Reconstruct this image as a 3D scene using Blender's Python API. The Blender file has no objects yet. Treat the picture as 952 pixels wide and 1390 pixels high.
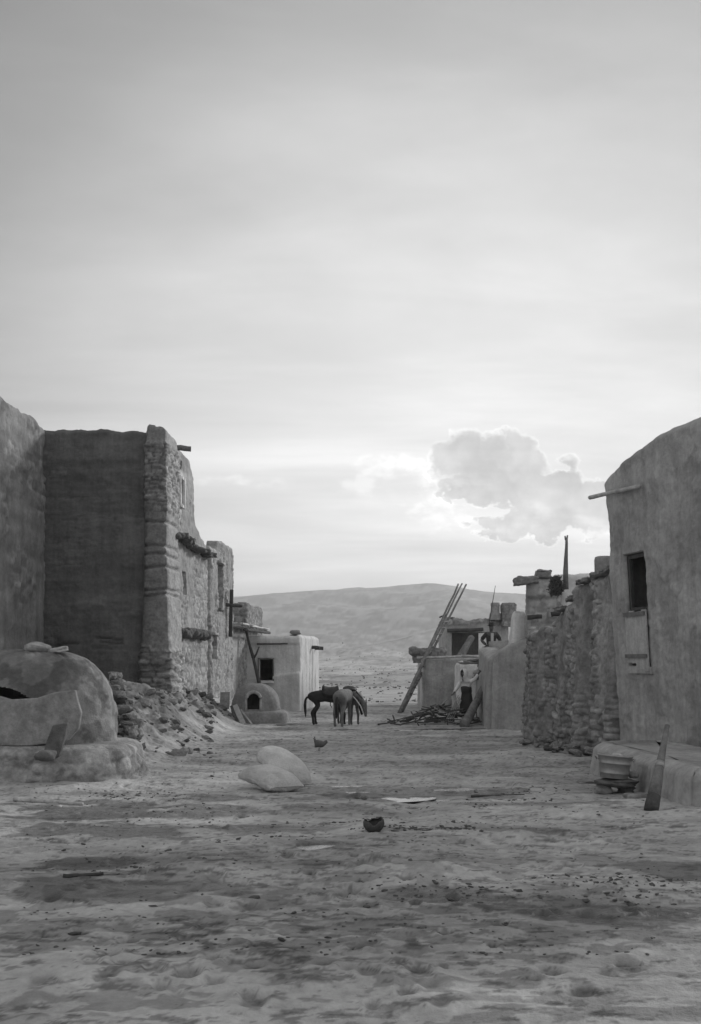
import bpy, bmesh, math, random
import numpy as np
from mathutils import Vector, Matrix
random.seed(7)
R = math.radians
F = 1400.0
col = bpy.context.scene.collection
def P(px, py, d):                      # a point d metres down the street
    return Vector(((px-476)*d/F, d, 2-(py-900)*d/F))

# ---------------------------------------------------------------- numpy noise
def hsh(*a):
    h = np.zeros(np.broadcast(*a).shape)
    k = [127.1, 311.7, 74.7, 269.5]
    for i, v in enumerate(a): h = h + np.asarray(v, float)*k[i % 4]
    v = np.sin(h)*43758.5453
    return v - np.floor(v)
def vn(x, y, z=0.0, seed=0.0):
    x, y, z = np.broadcast_arrays(np.asarray(x, float), np.asarray(y, float), np.asarray(z, float))
    xi, yi, zi = np.floor(x), np.floor(y), np.floor(z)
    fx, fy, fz = x-xi, y-yi, z-zi
    fx, fy, fz = [f*f*(3-2*f) for f in (fx, fy, fz)]
    r = 0
    for a in (0, 1):
        for b in (0, 1):
            for c in (0, 1):
                w = (fx if a else 1-fx)*(fy if b else 1-fy)*(fz if c else 1-fz)
                r = r + w*hsh(xi+a, yi+b, zi+c, seed+0.37)
    return r*2-1
def fbm(x, y, z=0.0, o=4, seed=0.0):
    r, a, f = 0, .5, 1.0
    for i in range(o):
        r = r + a*vn(np.asarray(x)*f, np.asarray(y)*f, np.asarray(z)*f, seed+i*3.1); a *= .5; f *= 2.03
    return r
def sm(t):
    t = np.clip(t, 0, 1); return t*t*(3-2*t)
def bump2(x, y, cx, cy, rx, ry):
    return np.exp(-(((x-cx)/rx)**2 + ((y-cy)/ry)**2))

# ---------------------------------------------------------------- materials
def mat_earth(name, base, var=.25, scale=2.0, fine=18.0, bump=.25, rough=.95, streak=0.0, spec=.2, tone=True):
    m = bpy.data.materials.new(name); m.use_nodes = True
    nt = m.node_tree; N = nt.nodes; L = nt.links
    b = N['Principled BSDF']; b.inputs['Roughness'].default_value = rough
    b.inputs['Specular IOR Level'].default_value = spec
    tc = N.new('ShaderNodeTexCoord')
    def noise(sc, det, src=None):
        n = N.new('ShaderNodeTexNoise'); n.inputs['Scale'].default_value = sc; n.inputs['Detail'].default_value = det
        n.inputs['Roughness'].default_value = .62
        L.new(src or tc.outputs['Object'], n.inputs['Vector']); return n.outputs['Fac']
    def math_(op, a, b_=None, c=None):
        n = N.new('ShaderNodeMath'); n.operation = op
        for i, v in enumerate((a, b_, c)):
            if v is None: continue
            if isinstance(v, (int, float)): n.inputs[i].default_value = v
            else: L.new(v, n.inputs[i])
        return n.outputs[0]
    def mrange(v, a, b_, c, d):
        n = N.new('ShaderNodeMapRange'); L.new(v, n.inputs['Value'])
        for k, x in zip(('From Min', 'From Max', 'To Min', 'To Max'), (a, b_, c, d)): n.inputs[k].default_value = x
        return n.outputs[0]
    n1 = mrange(noise(scale, 5), .3, .7, 1-var, 1+var)
    n2 = mrange(noise(fine, 6), .25, .75, 1-var*.9, 1+var*.9)
    v = math_('MULTIPLY', n1, n2)
    if streak:
        mp = N.new('ShaderNodeMapping'); L.new(tc.outputs['Object'], mp.inputs['Vector'])
        mp.inputs['Scale'].default_value = (5, 5, .45)
        v = math_('MULTIPLY', v, mrange(noise(1.0, 4, mp.outputs[0]), .3, .7, 1-streak, 1+streak))
    if tone:
        at = N.new('ShaderNodeAttribute'); at.attribute_name = 'tone'
        v = math_('MULTIPLY', v, at.outputs['Fac'])
    v = math_('MULTIPLY', v, base)
    v = math_('MAXIMUM', v, .012)
    cb = N.new('ShaderNodeCombineColor')
    for i in range(3): L.new(v, cb.inputs[i])
    L.new(cb.outputs[0], b.inputs['Base Color'])
    bm_ = N.new('ShaderNodeBump'); bm_.inputs['Strength'].default_value = bump; bm_.inputs['Distance'].default_value = .04
    L.new(math_('ADD', noise(fine*.6, 8), math_('MULTIPLY', noise(fine*3, 4), .4)), bm_.inputs['Height'])
    L.new(bm_.outputs[0], b.inputs['Normal'])
    return m
def mat_plain(name, base, rough=.8, metal=0, fine=30, var=.2, bump=.15):
    m = mat_earth(name, base, var, 4, fine, bump, rough, tone=False)
    m.node_tree.nodes['Principled BSDF'].inputs['Metallic'].default_value = metal
    return m
M = dict(
    adobe=mat_earth('adobe_plaster', .34, .2, 1.3, 11, .8, streak=.16),
    adobe_front=mat_earth('shaded_front_adobe', .15, .25, 1.3, 9, .9, streak=.14),  # front wall's shade put into a darker base colour
    adobe_dark=mat_earth('weathered_adobe', .22, .2, 1.5, 12, .7, streak=.12),
    adobe_light=mat_earth('pale_plaster', .62, .14, 1.1, 14, .5, streak=.16),
    stone=mat_earth('stone_masonry', .32, .28, 3.0, 12, 1.0),
    stone_dark=mat_earth('dark_stone_masonry', .22, .32, 3.0, 11, 1.0),
    ground=mat_earth('packed_dirt', .35, .24, .9, 11, .9, spec=.3),
    oven=mat_earth('oven_clay', .25, .25, 2.2, 12, .9),
    wood=mat_earth('weathered_wood', .15, .25, 5, 25, .4, streak=.3, tone=False),
    wood_pale=mat_earth('pale_wood', .36, .2, 5, 25, .3, streak=.25, tone=False),
    wood_dark=mat_earth('dark_wood', .07, .25, 5, 25, .4, streak=.2, tone=False),
    rock=mat_plain('loose_stone', .22, .95, 0, 14, .3, .6),
    rock_dark=mat_plain('dark_stone', .11, .95, 0, 14, .3, .6),
    clod=mat_plain('dark_mud', .09, .9, 0, 12, .35, .7),
    sack=mat_plain('sackcloth', .5, .95, 0, 45, .16, .9),
    zinc=mat_plain('galvanised_zinc', .30, .45, .6, 20, .15, .1),
    clay=mat_plain('burnt_clay', .06, .6, 0, 20, .3, .3),
    dark_hair=mat_plain('dark_horse_coat', .022, .7, 0, 40, .2, .2),
    grey_hair=mat_plain('grey_coat', .15, .85, 0, 30, .25, .2),
    brown_hair=mat_plain('mottled_coat', .10, .85, 0, 20, .35, .2),
    leather=mat_plain('dark_leather', .04, .6, 0, 30, .2, .2),
    strap=mat_plain('pale_strap', .6, .8),
    cloth_dark=mat_plain('dark_wool', .045, .95), cloth_mid=mat_plain('dull_wool', .09, .95),
    cloth_white=mat_plain('white_cotton', .62, .9), cloth_pale=mat_plain('pale_cotton', .42, .9),
    skin=mat_plain('skin', .10, .6), feather=mat_plain('feathers', .11, .8),
    brush=mat_plain('dry_brush', .08, .95), paleb=mat_plain('pale_stick', .3, .9),
    scrub=mat_plain('scrub_leaves', .17, .95), trail=mat_plain('trail_dust', .30, .95),
)
# wet hollows on the ground are smoother
def wet_ground(m):
    nt = m.node_tree; N = nt.nodes; L = nt.links
    at = N.new('ShaderNodeAttribute'); at.attribute_name = 'wet'
    mr = N.new('ShaderNodeMapRange'); L.new(at.outputs['Fac'], mr.inputs['Value'])
    mr.inputs['To Min'].default_value = .95; mr.inputs['To Max'].default_value = .42
    L.new(mr.outputs[0], N['Principled BSDF'].inputs['Roughness'])
wet_ground(M['ground'])
wm = bpy.data.materials.new('puddle_water'); wm.use_nodes = True
_b = wm.node_tree.nodes['Principled BSDF']
_b.inputs['Base Color'].default_value = (.03, .03, .03, 1); _b.inputs['Roughness'].default_value = .04
_b.inputs['IOR'].default_value = 1.5; _b.inputs['Specular IOR Level'].default_value = .9
_nt = wm.node_tree; _n = _nt.nodes.new('ShaderNodeTexNoise'); _n.inputs['Scale'].default_value = 22; _n.inputs['Detail'].default_value = 4
_bp = _nt.nodes.new('ShaderNodeBump'); _bp.inputs['Strength'].default_value = .25; _bp.inputs['Distance'].default_value = .01
_nt.links.new(_n.outputs['Fac'], _bp.inputs['Height']); _nt.links.new(_bp.outputs[0], _b.inputs['Normal']); _b.inputs['Roughness'].default_value = .07
M['water'] = wm

# ---------------------------------------------------------------- object helpers
def tag(o, label=None, cat=None, group=None, kind=None):
    if label: o['label'] = label
    if cat: o['category'] = cat
    if group: o['group'] = group
    if kind: o['kind'] = kind
    return o
def empty(name, loc, label, cat, group=None):
    o = bpy.data.objects.new(name, None); col.objects.link(o); o.location = loc
    o.empty_display_size = .2
    return tag(o, label, cat, group)
def link(name, me, m, parent=None, world=True):
    o = bpy.data.objects.new(name, me); col.objects.link(o)
    if m is not None: me.materials.append(m)
    if parent is not None:
        o.parent = parent
        if world:                       # vertices are in world coordinates: undo the parent's placing
            r = parent
            mw = Matrix.Identity(4)
            while r is not None:
                mw = Matrix.Translation(r.location) @ r.rotation_euler.to_matrix().to_4x4() @ mw if r.type == 'EMPTY' else mw
                r = r.parent
            me.transform(mw.inverted())
    return o
def mesh_np(name, V, Fc, m, parent=None, tone=None, wet=None, smooth=True, merge=0):
    me = bpy.data.meshes.new(name)
    if isinstance(Fc, np.ndarray):          # quads, quick path
        V = np.asarray(V, dtype=np.float32); me.vertices.add(len(V)); me.vertices.foreach_set('co', V.ravel())
        me.loops.add(Fc.size); me.loops.foreach_set('vertex_index', Fc.ravel().astype(np.int32))
        me.polygons.add(len(Fc)); me.polygons.foreach_set('loop_start', np.arange(0, Fc.size, Fc.shape[1], dtype=np.int32))
        me.update(calc_edges=True)
    else: me.from_pydata(np.asarray(V, float).tolist(), [], [tuple(f) for f in Fc])
    if tone is None: tone = np.ones(len(V))
    if tone is not None:
        a = me.attributes.new('tone', 'FLOAT', 'POINT'); a.data.foreach_set('value', np.asarray(tone, dtype=np.float32))
    if wet is not None:
        a = me.attributes.new('wet', 'FLOAT', 'POINT'); a.data.foreach_set('value', np.asarray(wet, dtype=np.float32))
    if merge:
        bm = bmesh.new(); bm.from_mesh(me); bmesh.ops.remove_doubles(bm, verts=bm.verts, dist=merge)
        bmesh.ops.recalc_face_normals(bm, faces=bm.faces) if len(bm.faces) < 60000 else None
        bm.to_mesh(me); bm.free()
    me.update()
    if smooth: me.polygons.foreach_set('use_smooth', [True]*len(me.polygons))
    return link(name, me, m, parent)
_ICO = {}
def ico(sub):
    if sub not in _ICO:
        bm = bmesh.new(); bmesh.ops.create_icosphere(bm, subdivisions=sub, radius=1)
        co = np.array([v.co[:] for v in bm.verts]); co = np.sign(co)*np.abs(co)**.72
        _ICO[sub] = (co, [[v.index for v in f.verts] for f in bm.faces]); bm.free()
    return _ICO[sub]
class MB:
    def __init__(s): s.v = []; s.f = []
    def add(s, v, f):
        k = len(s.v); s.v += [tuple(x) for x in v]; s.f += [tuple(i+k for i in q) for q in f]; return s
    def tube(s, pts, rads, n=9, jit=0.0, cap=True, flat=1.0, up=Vector((0, 0, 1))):
        pts = [Vector(p) for p in pts]
        if isinstance(rads, (int, float)): rads = [rads]*len(pts)
        V = []
        for i, p in enumerate(pts):
            t = (pts[min(i+1, len(pts)-1)]-pts[max(i-1, 0)]).normalized()
            u = up if abs(t.dot(up)) < .95 else Vector((0, 1, 0))
            a = t.cross(u).normalized(); b = t.cross(a).normalized()
            for k in range(n):
                an = 2*math.pi*k/n; r = rads[i]*(1+jit*random.uniform(-1, 1))
                V.append(p+a*math.cos(an)*r+b*math.sin(an)*r*flat)
        Fc = [(i*n+k, i*n+(k+1) % n, (i+1)*n+(k+1) % n, (i+1)*n+k) for i in range(len(pts)-1) for k in range(n)]
        if cap: Fc += [tuple(range(n-1, -1, -1)), tuple((len(pts)-1)*n+k for k in range(n))]
        return s.add(V, Fc)
    def log(s, a, b, ra, rb, n=9, seg=7, wob=.02, jit=.06):
        a, b = Vector(a), Vector(b); pts = []; rr = []
        ph = random.random()*6
        for i in range(seg+1):
            t = i/seg; w = wob*math.sin(t*3.1+ph)*(a-b).length*.3
            pts.append(a.lerp(b, t)+Vector((w, w*.5, w*.3))+Vector([random.uniform(-1, 1)*ra*.15 for _ in range(3)])); rr.append(ra+(rb-ra)*t)
        return s.tube(pts, rr, n, jit)
    def box(s, c, size, rot=(0, 0, 0), jit=0, sub=1):
        bm = bmesh.new(); bmesh.ops.create_cube(bm, size=1)
        bmesh.ops.scale(bm, vec=size, verts=bm.verts)
        if sub > 1: bmesh.ops.subdivide_edges(bm, edges=bm.edges, cuts=sub, use_grid_fill=True)
        bv = bmesh.ops.bevel(bm, geom=[e for e in bm.edges if len(e.link_faces) == 2 and e.calc_face_angle(0) > .5], offset=min(size)*.12, segments=1, affect='EDGES')
        from mathutils import Euler
        mt = Matrix.Translation(c) @ Euler(rot).to_matrix().to_4x4()
        for v in bm.verts: v.co += Vector([random.uniform(-jit, jit) for _ in range(3)])
        bm.transform(mt); bm.verts.index_update()
        s.add([v.co.copy() for v in bm.verts], [[v.index for v in f.verts] for f in bm.faces]); bm.free(); return s
    def rock(s, c, size, rot=None, sub=2, seed=None):
        seed = random.random()*50 if seed is None else seed
        if sub == 1:
            if 'pool' not in _ICO:
                c1_, _ = ico(1); _ICO['pool'] = [c1_*(1+.3*vn(c1_[:, 0]*1.3, c1_[:, 1]*1.3, c1_[:, 2]*1.3, q*3.7))[:, None] for q in range(16)]
            co = _ICO['pool'][int(random.random()*16)]*np.array(size); fc = ico(1)[1]
            from mathutils import Euler
            mt = np.array(Euler(rot or (random.uniform(-.4, .4), random.uniform(-.4, .4), random.uniform(0, 6))).to_matrix())
            s.add(co @ mt.T+np.array(c)[None, :], fc); return s
        co, fc = ico(sub)
        k = 1+.3*vn(co[:, 0]*1.3, co[:, 1]*1.3, co[:, 2]*1.3, seed)
        if sub > 1: k = k+.16*vn(co[:, 0]*3, co[:, 1]*3, co[:, 2]*3, seed+3)
        co = co*k[:, None]*np.array(size)
        from mathutils import Euler
        mt = np.array(Euler(rot or (random.uniform(-.4, .4), random.uniform(-.4, .4), random.uniform(0, 6))).to_matrix())
        s.add(co @ mt.T+np.array(c)[None, :], fc); return s
    def build(s, name, m, parent=None, smooth=True, sub=0):
        o = mesh_np(name, s.v, s.f, m, parent, smooth=smooth)
        if sub:
            md = o.modifiers.new('s', 'SUBSURF'); md.levels = md.render_levels = sub
        return o

# ---------------------------------------------------------------- ground heights
PUD = [(.34, 15.3, .55, .32), (1.64, 16.3, .28, .22), (-.05, 15.7, .3, .12), (-.40, 10.75, .15, .13), (1.55, 15.0, .30, .12), (.1, 16.6, .35, .12),
       (-1.0, 22.9, .55, .20), (-1.35, 23.6, .35, .16), (-.9, 30.6, .3, .25), (.25, 30.5, .9, .25), (2.4, 31.3, .9, .3), (-1.9, 33.2, .4, .3), (-.35, 31.0, .35, .3)]
RX = np.array([-6000, -1200, -520, -299, -67, 60, 140, 185, 235, 305, 416, 602, 900, 2500, 6000.])
RZ = np.array([150, 142, 142, 156, 172, 180, 188, 191, 183, 166, 158, 150, 144, 130, 120.])
def farz(x, y):
    z = np.interp(y, [0, 46, 60, 100, 200, 400, 700, 1000], [0, 0, -.15, -.6, -1.2, -1.4, 1.5, 7.5])
    t = sm((y-900)/1700.0)
    u = np.where(y > 2600, sm((4200-y)/1600.0), 1)
    hz = np.interp(x, RX, RZ)
    near = 20*bump2(x, y, -250, 1500, 500, 380)+14*bump2(x, y, 500, 1400, 350, 260)
    w = sm((y-60)/400.0)
    z = z + (hz*t*u)*(y > 900) + near*sm((y-700)/500.0)
    z = z + w*(fbm(x/160, y/260, o=5, seed=4)*np.clip(y-60, 0, 1500)*.010*(1-.75*sm((y-2200)/400)))
    z = z + sm((y-48)/30.0)*(1-sm((y-500)/400))*(fbm(x/9, y/14, o=3, seed=8)*.5)*np.clip(y/90, .2, 1.6)
    return z
def gz(x, y, detail=True):
    x = np.asarray(x, float); y = np.asarray(y, float)
    z = farz(x, y)
    m = .95*sm((-x-3.2)/2.2)*sm((y-15)/12.0)*(1-sm((y-37)/8.0))
    z = z+m
    z = z+.35*sm((-x-4.6)/1.5)*bump2(x*0, y, 0, 27.5, 1, 4)          # rubble bank against the wall
    n = 1-sm((y-45)/30.0)
    z = z+n*(.07*fbm(x*.22+3, y*.75, o=3, seed=1)+.05*fbm(x*1.1, y*2.2, o=4, seed=2)+.028*fbm(x*4.5, y*6, o=4, seed=5)*sm((fbm(x*.6, y*1.2, seed=6)+.35)/.4))
    # rock ledges crossing the street
    for (yy, a, k, x0, x1) in ((10.9, .05, .12, -.4, 6), (12.1, .05, .2, .6, 6), (9.0, .07, -.05, -2.2, 1.6), (13.4, .04, .25, -3, 1), (17.4, .05, .1, -3.5, 2.2), (20.5, .05, -.1, -4, 4)):
        e = yy+k*x+.35*fbm(x*.8, x*0+yy, seed=yy)
        w = sm((x-x0)/.8)*sm((x1-x)/.8)
        z = z+n*w*a*1.3*(sm((y-e)/.55)-sm((y-e-1.4)/1.6))
    z = z+n*.02*np.clip(fbm(x*2.6, y*5, o=3, seed=12)+.05, 0, 1)*2
    for (cx, cy, rx, ry) in PUD:
        q = bump2(x, y, cx, cy, rx*1.1, ry*1.1); z = z-.055*q+.055*q*fbm(x*5, y*9, o=4, seed=77)
    rub = sm((-x-3.6)/1.2)*sm((y-19)/3)*(1-sm((y-33)/3))
    z = z+rub*.2*np.abs(fbm(x*2.0, y*2.0, o=5, seed=9))*2
    return z
def g(x, y): return float(gz(np.array([x]), np.array([y]))[0])

def build_ground():
    ys = np.concatenate([np.linspace(-25, 4.4, 20), 4.6*np.exp(np.linspace(0, math.log(60/4.6), 800)), 60*np.exp(np.linspace(.03, math.log(4150/60.), 190))])
    us = np.concatenate([np.linspace(-1.6, -.42, 45)[:-1], np.linspace(-.42, .40, 420), np.linspace(.40, 1.6, 45)[1:]])
    U, Y = np.meshgrid(us, ys)
    X = U*np.maximum(np.abs(Y), 9)
    Z = gz(X, Y)
    n, m = len(ys), len(us)
    dent = np.zeros_like(Z); rs = np.random.RandomState(4)      # hoof and foot prints trodden into the dirt
    for i in range(520):
        cy = 6+24*rs.rand()**1.3; cx = rs.uniform(-.30, .28)*cy; ra = rs.uniform(.04, .09); rb_ = ra*rs.uniform(.8, 1.6); dp = rs.uniform(.018, .04)
        k0, k1 = np.searchsorted(ys, (cy-4*rb_, cy+4*rb_))
        xx, yy = X[k0:k1], Y[k0:k1]; q = ((xx-cx)/ra)**2+((yy-cy)/rb_)**2
        dent[k0:k1] += -dp*np.exp(-q**1.5)+.4*dp*np.exp(-(np.sqrt(q)-1.45)**2*6)
    Z = Z+dent
    V = np.stack([X, Y, Z], -1).reshape(-1, 3)
    I = np.arange(n*m).reshape(n, m)
    Fc = np.stack([I[:-1, :-1], I[:-1, 1:], I[1:, 1:], I[1:, :-1]], -1).reshape(-1, 4)
    # mud and damp stains
    wet = np.zeros_like(X)
    for (cx, cy, rx, ry) in PUD: wet = np.maximum(wet, bump2(X, Y, cx, cy, rx*2.2, ry*2.2)*.9)
    for (cx, cy, rx, ry) in ((1.9, 15.9, 1.0, .8), (2.2, 14.3, 1.2, .35), (-1.9, 14, .9, .5), (-3.6, 14.2, 1.4, 1.1), (-1.0, 12.4, .9, .4), (.6, 11.8, .8, .2), (2.0, 11.8, .5, .2), (3.4, 10, .9, .6), (.9, 8.8, .6, .25), (-2.6, 10.2, .5, .3), (-1.8, 9.0, 1.3, .5), (-3.0, 12.2, 1.3, .6), (2.2, 8.2, 1.2, .5), (-1.9, 15.2, .6, .5), (-.2, 14.0, .8, .3)):
        wet = np.maximum(wet, .85*bump2(X, Y, cx, cy, rx, ry))
    wet = sm((wet+.55*fbm(X*1.6, Y*3.2, o=6, seed=21)-.36)/.16)
    dry = fbm(X*.5, Y*1.6, o=4, seed=31)
    tone = (1+.5*dry)*(1-.55*wet)*(1-.34*sm((14-Y)/6)*sm((fbm(X*2.8, Y*7, o=6, seed=91)+.02)/.07))
    YT = Y+Z*5
    sp = fbm(X*3.3, YT*5.5, o=5, seed=41)-.17*sm((Y-9.5)/9)+.10
    sp2 = fbm(X*9, YT*16, o=4, seed=43)
    tone *= 1-.45*sm((sp-.3)/.08)*(Y < 60)*sm((sp2+.1)/.1)
    tone *= 1-.4*sm((sp2-.27+.25*np.clip(-dry, -.3, .3))/.07)*(Y < 60)
    rubz = sm((-X-3.6)/1.2)*sm((Y-19)/3)*(1-sm((Y-33)/3))
    tone *= (1-.28*rubz)*(1-.3*rubz*sm((fbm(X*2.4, Y*2.4, o=4, seed=9)+.1)/.2))
    far = sm((Y-60)/100)
    patch = sm((fbm(X/20, Y/45, o=4, seed=51)+.05)/.15)
    tone = tone*(1-far)+far*(.84+.3*patch+.18*fbm(X/70, Y/260, o=5, seed=55)*sm((Y-500)/500)+.25*fbm(X/6, Y/20, o=4, seed=52)-.18*sm((Y-700)/600))
    scr = sm((fbm(X/3.5, Y/9, o=3, seed=61)-.1)/.1)*far*(1-sm((Y-900)/600))
    tone *= 1-.35*scr
    tone = tone*(1-.35*sm(-dent/.025))
    o = mesh_np('ground', V, Fc, M['ground'], None, tone.ravel().clip(.2, 1.7), wet.ravel())
    tag(o, kind='structure')
build_ground()
for (cx, cy, rx, ry) in PUD:
    aa = np.linspace(0, 2*np.pi, 24, endpoint=False)
    z = float(np.median(gz(cx+rx*1.9*np.cos(aa), cy+ry*1.9*np.sin(aa))))-.018
    vs = [(cx+rx*1.7*math.cos(a), cy+ry*1.7*math.sin(a), z) for a in [i*2*math.pi/40 for i in range(40)]]
    o = mesh_np('puddle', vs, [tuple(range(40))], M['water'], smooth=False)
    tag(o, kind='structure')
# pale trail on the far slope, draped as a strip
tp = [(462, 886, 1180), (480, 880, 1290), (500, 876, 1380), (520, 872, 1450), (545, 867, 1530), (570, 860, 1620), (592, 854, 1700)]
V, Fc = [], []
for i in range(60):
    t = i/59*(len(tp)-1); k = min(int(t), len(tp)-2); f = t-k
    px = tp[k][0]*(1-f)+tp[k+1][0]*f; py = tp[k][1]*(1-f)+tp[k+1][1]*f
    ys = np.linspace(700, 2500, 900); xs = (px-476)*ys/F; zz = gz(xs, ys)
    pp = 900-(zz-2)*F/ys; j = int(np.argmax(pp < py)); y = ys[j]
    for s in (-1, 1):
        yy = y+s*9; x = (px-476)*y/F
        V.append((x, yy, float(gz(np.array([x]), np.array([yy]))[0])+.5))
Fc = [(2*i, 2*i+2, 2*i+3, 2*i+1) for i in range(59)]
tag(mesh_np('path', V, Fc, M['trail'], smooth=False), kind='structure')

# ---------------------------------------------------------------- wall styles: (S, Z) -> displacement, tone
def stone(S, Z, seed=0., rh=.17, w=.36, depth=.05):
    Zw = Z+.09*fbm(S*.6, Z*.4, seed=seed+5)+.03*vn(S*3, Z*3, seed=seed)
    r = Zw/rh; r = r+.25*vn(r*0+3, r*.7, seed=seed+1)
    ri = np.floor(r); fr = r-ri
    ww = w*(.7+.7*hsh(ri, ri*0+seed))
    c = (S+hsh(ri*1.3, ri*0+seed+2)*9)/ww+.12*vn(S*2, Z*6, seed=seed+9)
    ci = np.floor(c); fc = c-ci
    e = .1+.25*hsh(ci, ri, ci*0+seed)
    fc2 = np.where(fc < e*.3, 0, np.clip((fc-e*.3)/(1-e*.3), 0, 1))
    a = np.abs(fc2*2-1); b = np.abs(fr*2-1)
    prof = (1-a**9)*(1-b**7)
    rnd = hsh(ci, ri, ci*0+seed+7)
    h = depth*(prof*(.35+1.1*rnd)+.35*(hsh(ci, ri, ci*0+seed+3)-.5)*(fc*2-1))+.35*depth*vn(S*7, Z*9, seed=seed+4)
    tone = np.where(prof > .35, .72+.62*hsh(ci, ri, ci*0+seed+11), .82)
    h = h+.008*fbm(S*9, Z*9, seed=seed)
    return h, tone
def plaster(S, Z, seed=0., amp=.03, band=0.0):
    h = amp*fbm(S*.9, Z*.9, o=5, seed=seed)+amp*.5*fbm(S*4, Z*5, o=3, seed=seed+2)
    tone = 1+.18*fbm(S*.8, Z*1.3, o=4, seed=seed+4)
    if band:
        b = vn(S*.35, Z*3.6, seed=seed+6)+.5*vn(S*1.4, Z*8, seed=seed+7)
        h = h+band*b; tone = tone*(1+.16*b)
    return h, tone
def blend(a, b, m): return a[0]*(1-m)+b[0]*m, a[1]*(1-m)+b[1]*m
def crack(S, Z, s0, z0, s1, z1, w=.025, d=.06, seed=1.):
    """groove from (s0,z0) to (s1,z1), wandering"""
    dx, dz = s1-s0, z1-z0; L2 = dx*dx+dz*dz
    t = np.clip(((S-s0)*dx+(Z-z0)*dz)/L2, 0, 1)
    wob = .06*fbm(t*6, t*0+seed, seed=seed)
    ll = math.sqrt(L2); px = s0+dx*t-dz/ll*wob; pz = z0+dz*t+dx/ll*wob
    q = np.hypot(S-px, Z-pz)
    return -d*np.exp(-(q/w)**2)

def block(name, corners, z0, top, style, m, parent, res=(.06,), lean=(0, 0), openings=(), par=.35, drop=.35, batter=0., rag=.05, rnd=.06, dead=None):
    n = len(corners); C = [np.array(c, float) for c in corners]
    ss, bx, by, nx, ny = [], [], [], [], []
    off = 0; starts = []
    for i in range(n):
        a, b = C[i], C[(i+1) % n]; Lg = np.linalg.norm(b-a); r = res[i % len(res)]
        starts.append(off)
        s = list(np.linspace(0, Lg, max(2, int(Lg/r)+1))[:-1])
        for (side, s0, s1, za, zb, dep) in openings:
            if side == i: s += [s0-.012, s0+.002, s1-.002, s1+.012]
        s = np.array(sorted(s)); d = (b-a)/Lg; nn = np.array([d[1], -d[0]])
        dp = (a-C[i-1]); dp = dp/np.linalg.norm(dp); np_ = np.array([dp[1], -dp[0]])
        dn = (C[(i+2) % n]-b); dn = dn/np.linalg.norm(dn); nn2 = np.array([dn[1], -dn[0]])
        for t in s:
            k = nn.copy()
            wa = max(0, 1-t/.18)*.5; wb = max(0, 1-(Lg-t)/.18)*.5
            k = k*(1-wa-wb)+np_*wa+nn2*wb
            k = k/max(np.linalg.norm(k), .3)
            p = a+d*t - k*rnd*((max(0, 1-t/.18))**2+(max(0, 1-(Lg-t)/.18))**2)
            ss.append(off+t); bx.append(p[0]); by.append(p[1]); nx.append(k[0]); ny.append(k[1])
        off += Lg
    ss, bx, by, nx, ny = map(np.array, (ss, bx, by, nx, ny))
    T = np.asarray(top(bx, by), float)*np.ones_like(bx)
    T = T+rag*(fbm(ss*.9, ss*0, seed=off)+.6*fbm(ss*4.5, ss*0+2, seed=off+1))*1.6
    rz = min(res)
    zs = list(np.arange(z0, T.max()+rz, rz))
    for (side, s0, s1, za, zb, dep) in openings: zs += [za-.012, za+.002, zb-.002, zb+.012]
    zs = np.array(sorted(zs))
    S, Zr = np.meshgrid(ss, zs)
    Z = np.minimum(Zr, T[None, :])
    h, tone = style(S, Z)
    H = (T-z0)[None, :]
    h = h+batter*np.clip(1-(Z-z0)/H, 0, 1)**1.5
    # soft top edge
    h = h-rnd*1.2*np.clip(1-(T[None, :]-Z)/.14, 0, 1)**2
    op = np.zeros(S.shape, bool)
    for (side, s0, s1, za, zb, dep) in openings:
        q = (S > starts[side]+s0) & (S < starts[side]+s1) & (Zr > za) & (Zr < zb)
        h = np.where(q, -dep, h); op |= q
    X = bx[None, :]+nx[None, :]*h+lean[0]*(Z-z0); Y = by[None, :]+ny[None, :]*h+lean[1]*(Z-z0)
    V = np.stack([X, Y, Z], -1); nr, nc = S.shape
    # parapet: in, then down, then roof
    ring1 = V[-1].copy(); ring1[:, 0] -= nx*par; ring1[:, 1] -= ny*par
    ring1[:, 2] += .02*fbm(ss*3, ss*0+9)
    rl = T.min()-drop
    ring2 = ring1.copy(); ring2[:, 2] = rl
    cen = ring2.mean(0)
    VV = np.concatenate([V.reshape(-1, 3), ring1, ring2, cen[None, :]])
    TT = np.concatenate([tone.ravel(), tone[-1], tone[-1]*0+.9, [.9]])
    I = np.arange((nr+2)*nc).reshape(nr+2, nc); J = np.roll(I, -1, 1)
    q = np.stack([I[:-1], J[:-1], J[1:], I[1:]], -1)
    opf = np.zeros((nr+1, nc), bool)
    o2 = np.roll(op, -1, 1)
    opf[:nr-1] = op[:-1] & o2[:-1] & op[1:] & o2[1:]
    Fc = q[~opf]
    c_i = (nr+2)*nc
    fan = [(int(I[-1, k]), int(J[-1, k]), c_i) for k in range(nc)]
    Fl = [tuple(int(i) for i in f) for f in Fc]+fan
    return mesh_np(name, VV, Fl, m, parent, TT.clip(.3, 1.8), merge=.0008)

# ================================================================ LEFT SIDE
# --- wing at the very left
wing = empty('adobe_house', (-11, 27, 0), 'tall bare adobe wall running towards the viewer at the left edge', 'house')
block('wall', [(-14, 24), (-8.9, 24), (-8.9, 30.1), (-14, 30.1)], -.2, lambda x, y: 8.85+0*x,
      lambda S, Z: (lambda a: (a[0], a[1]*.62))(blend(plaster(S, Z, 3., .05, .02), stone(S, Z, 3., .2, .4, .04), sm((fbm(S*.7, Z*.7, seed=3)-.05)/.2))),
      M['adobe'], wing, res=(.15, .07, .6, .6), rag=.08)

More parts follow.
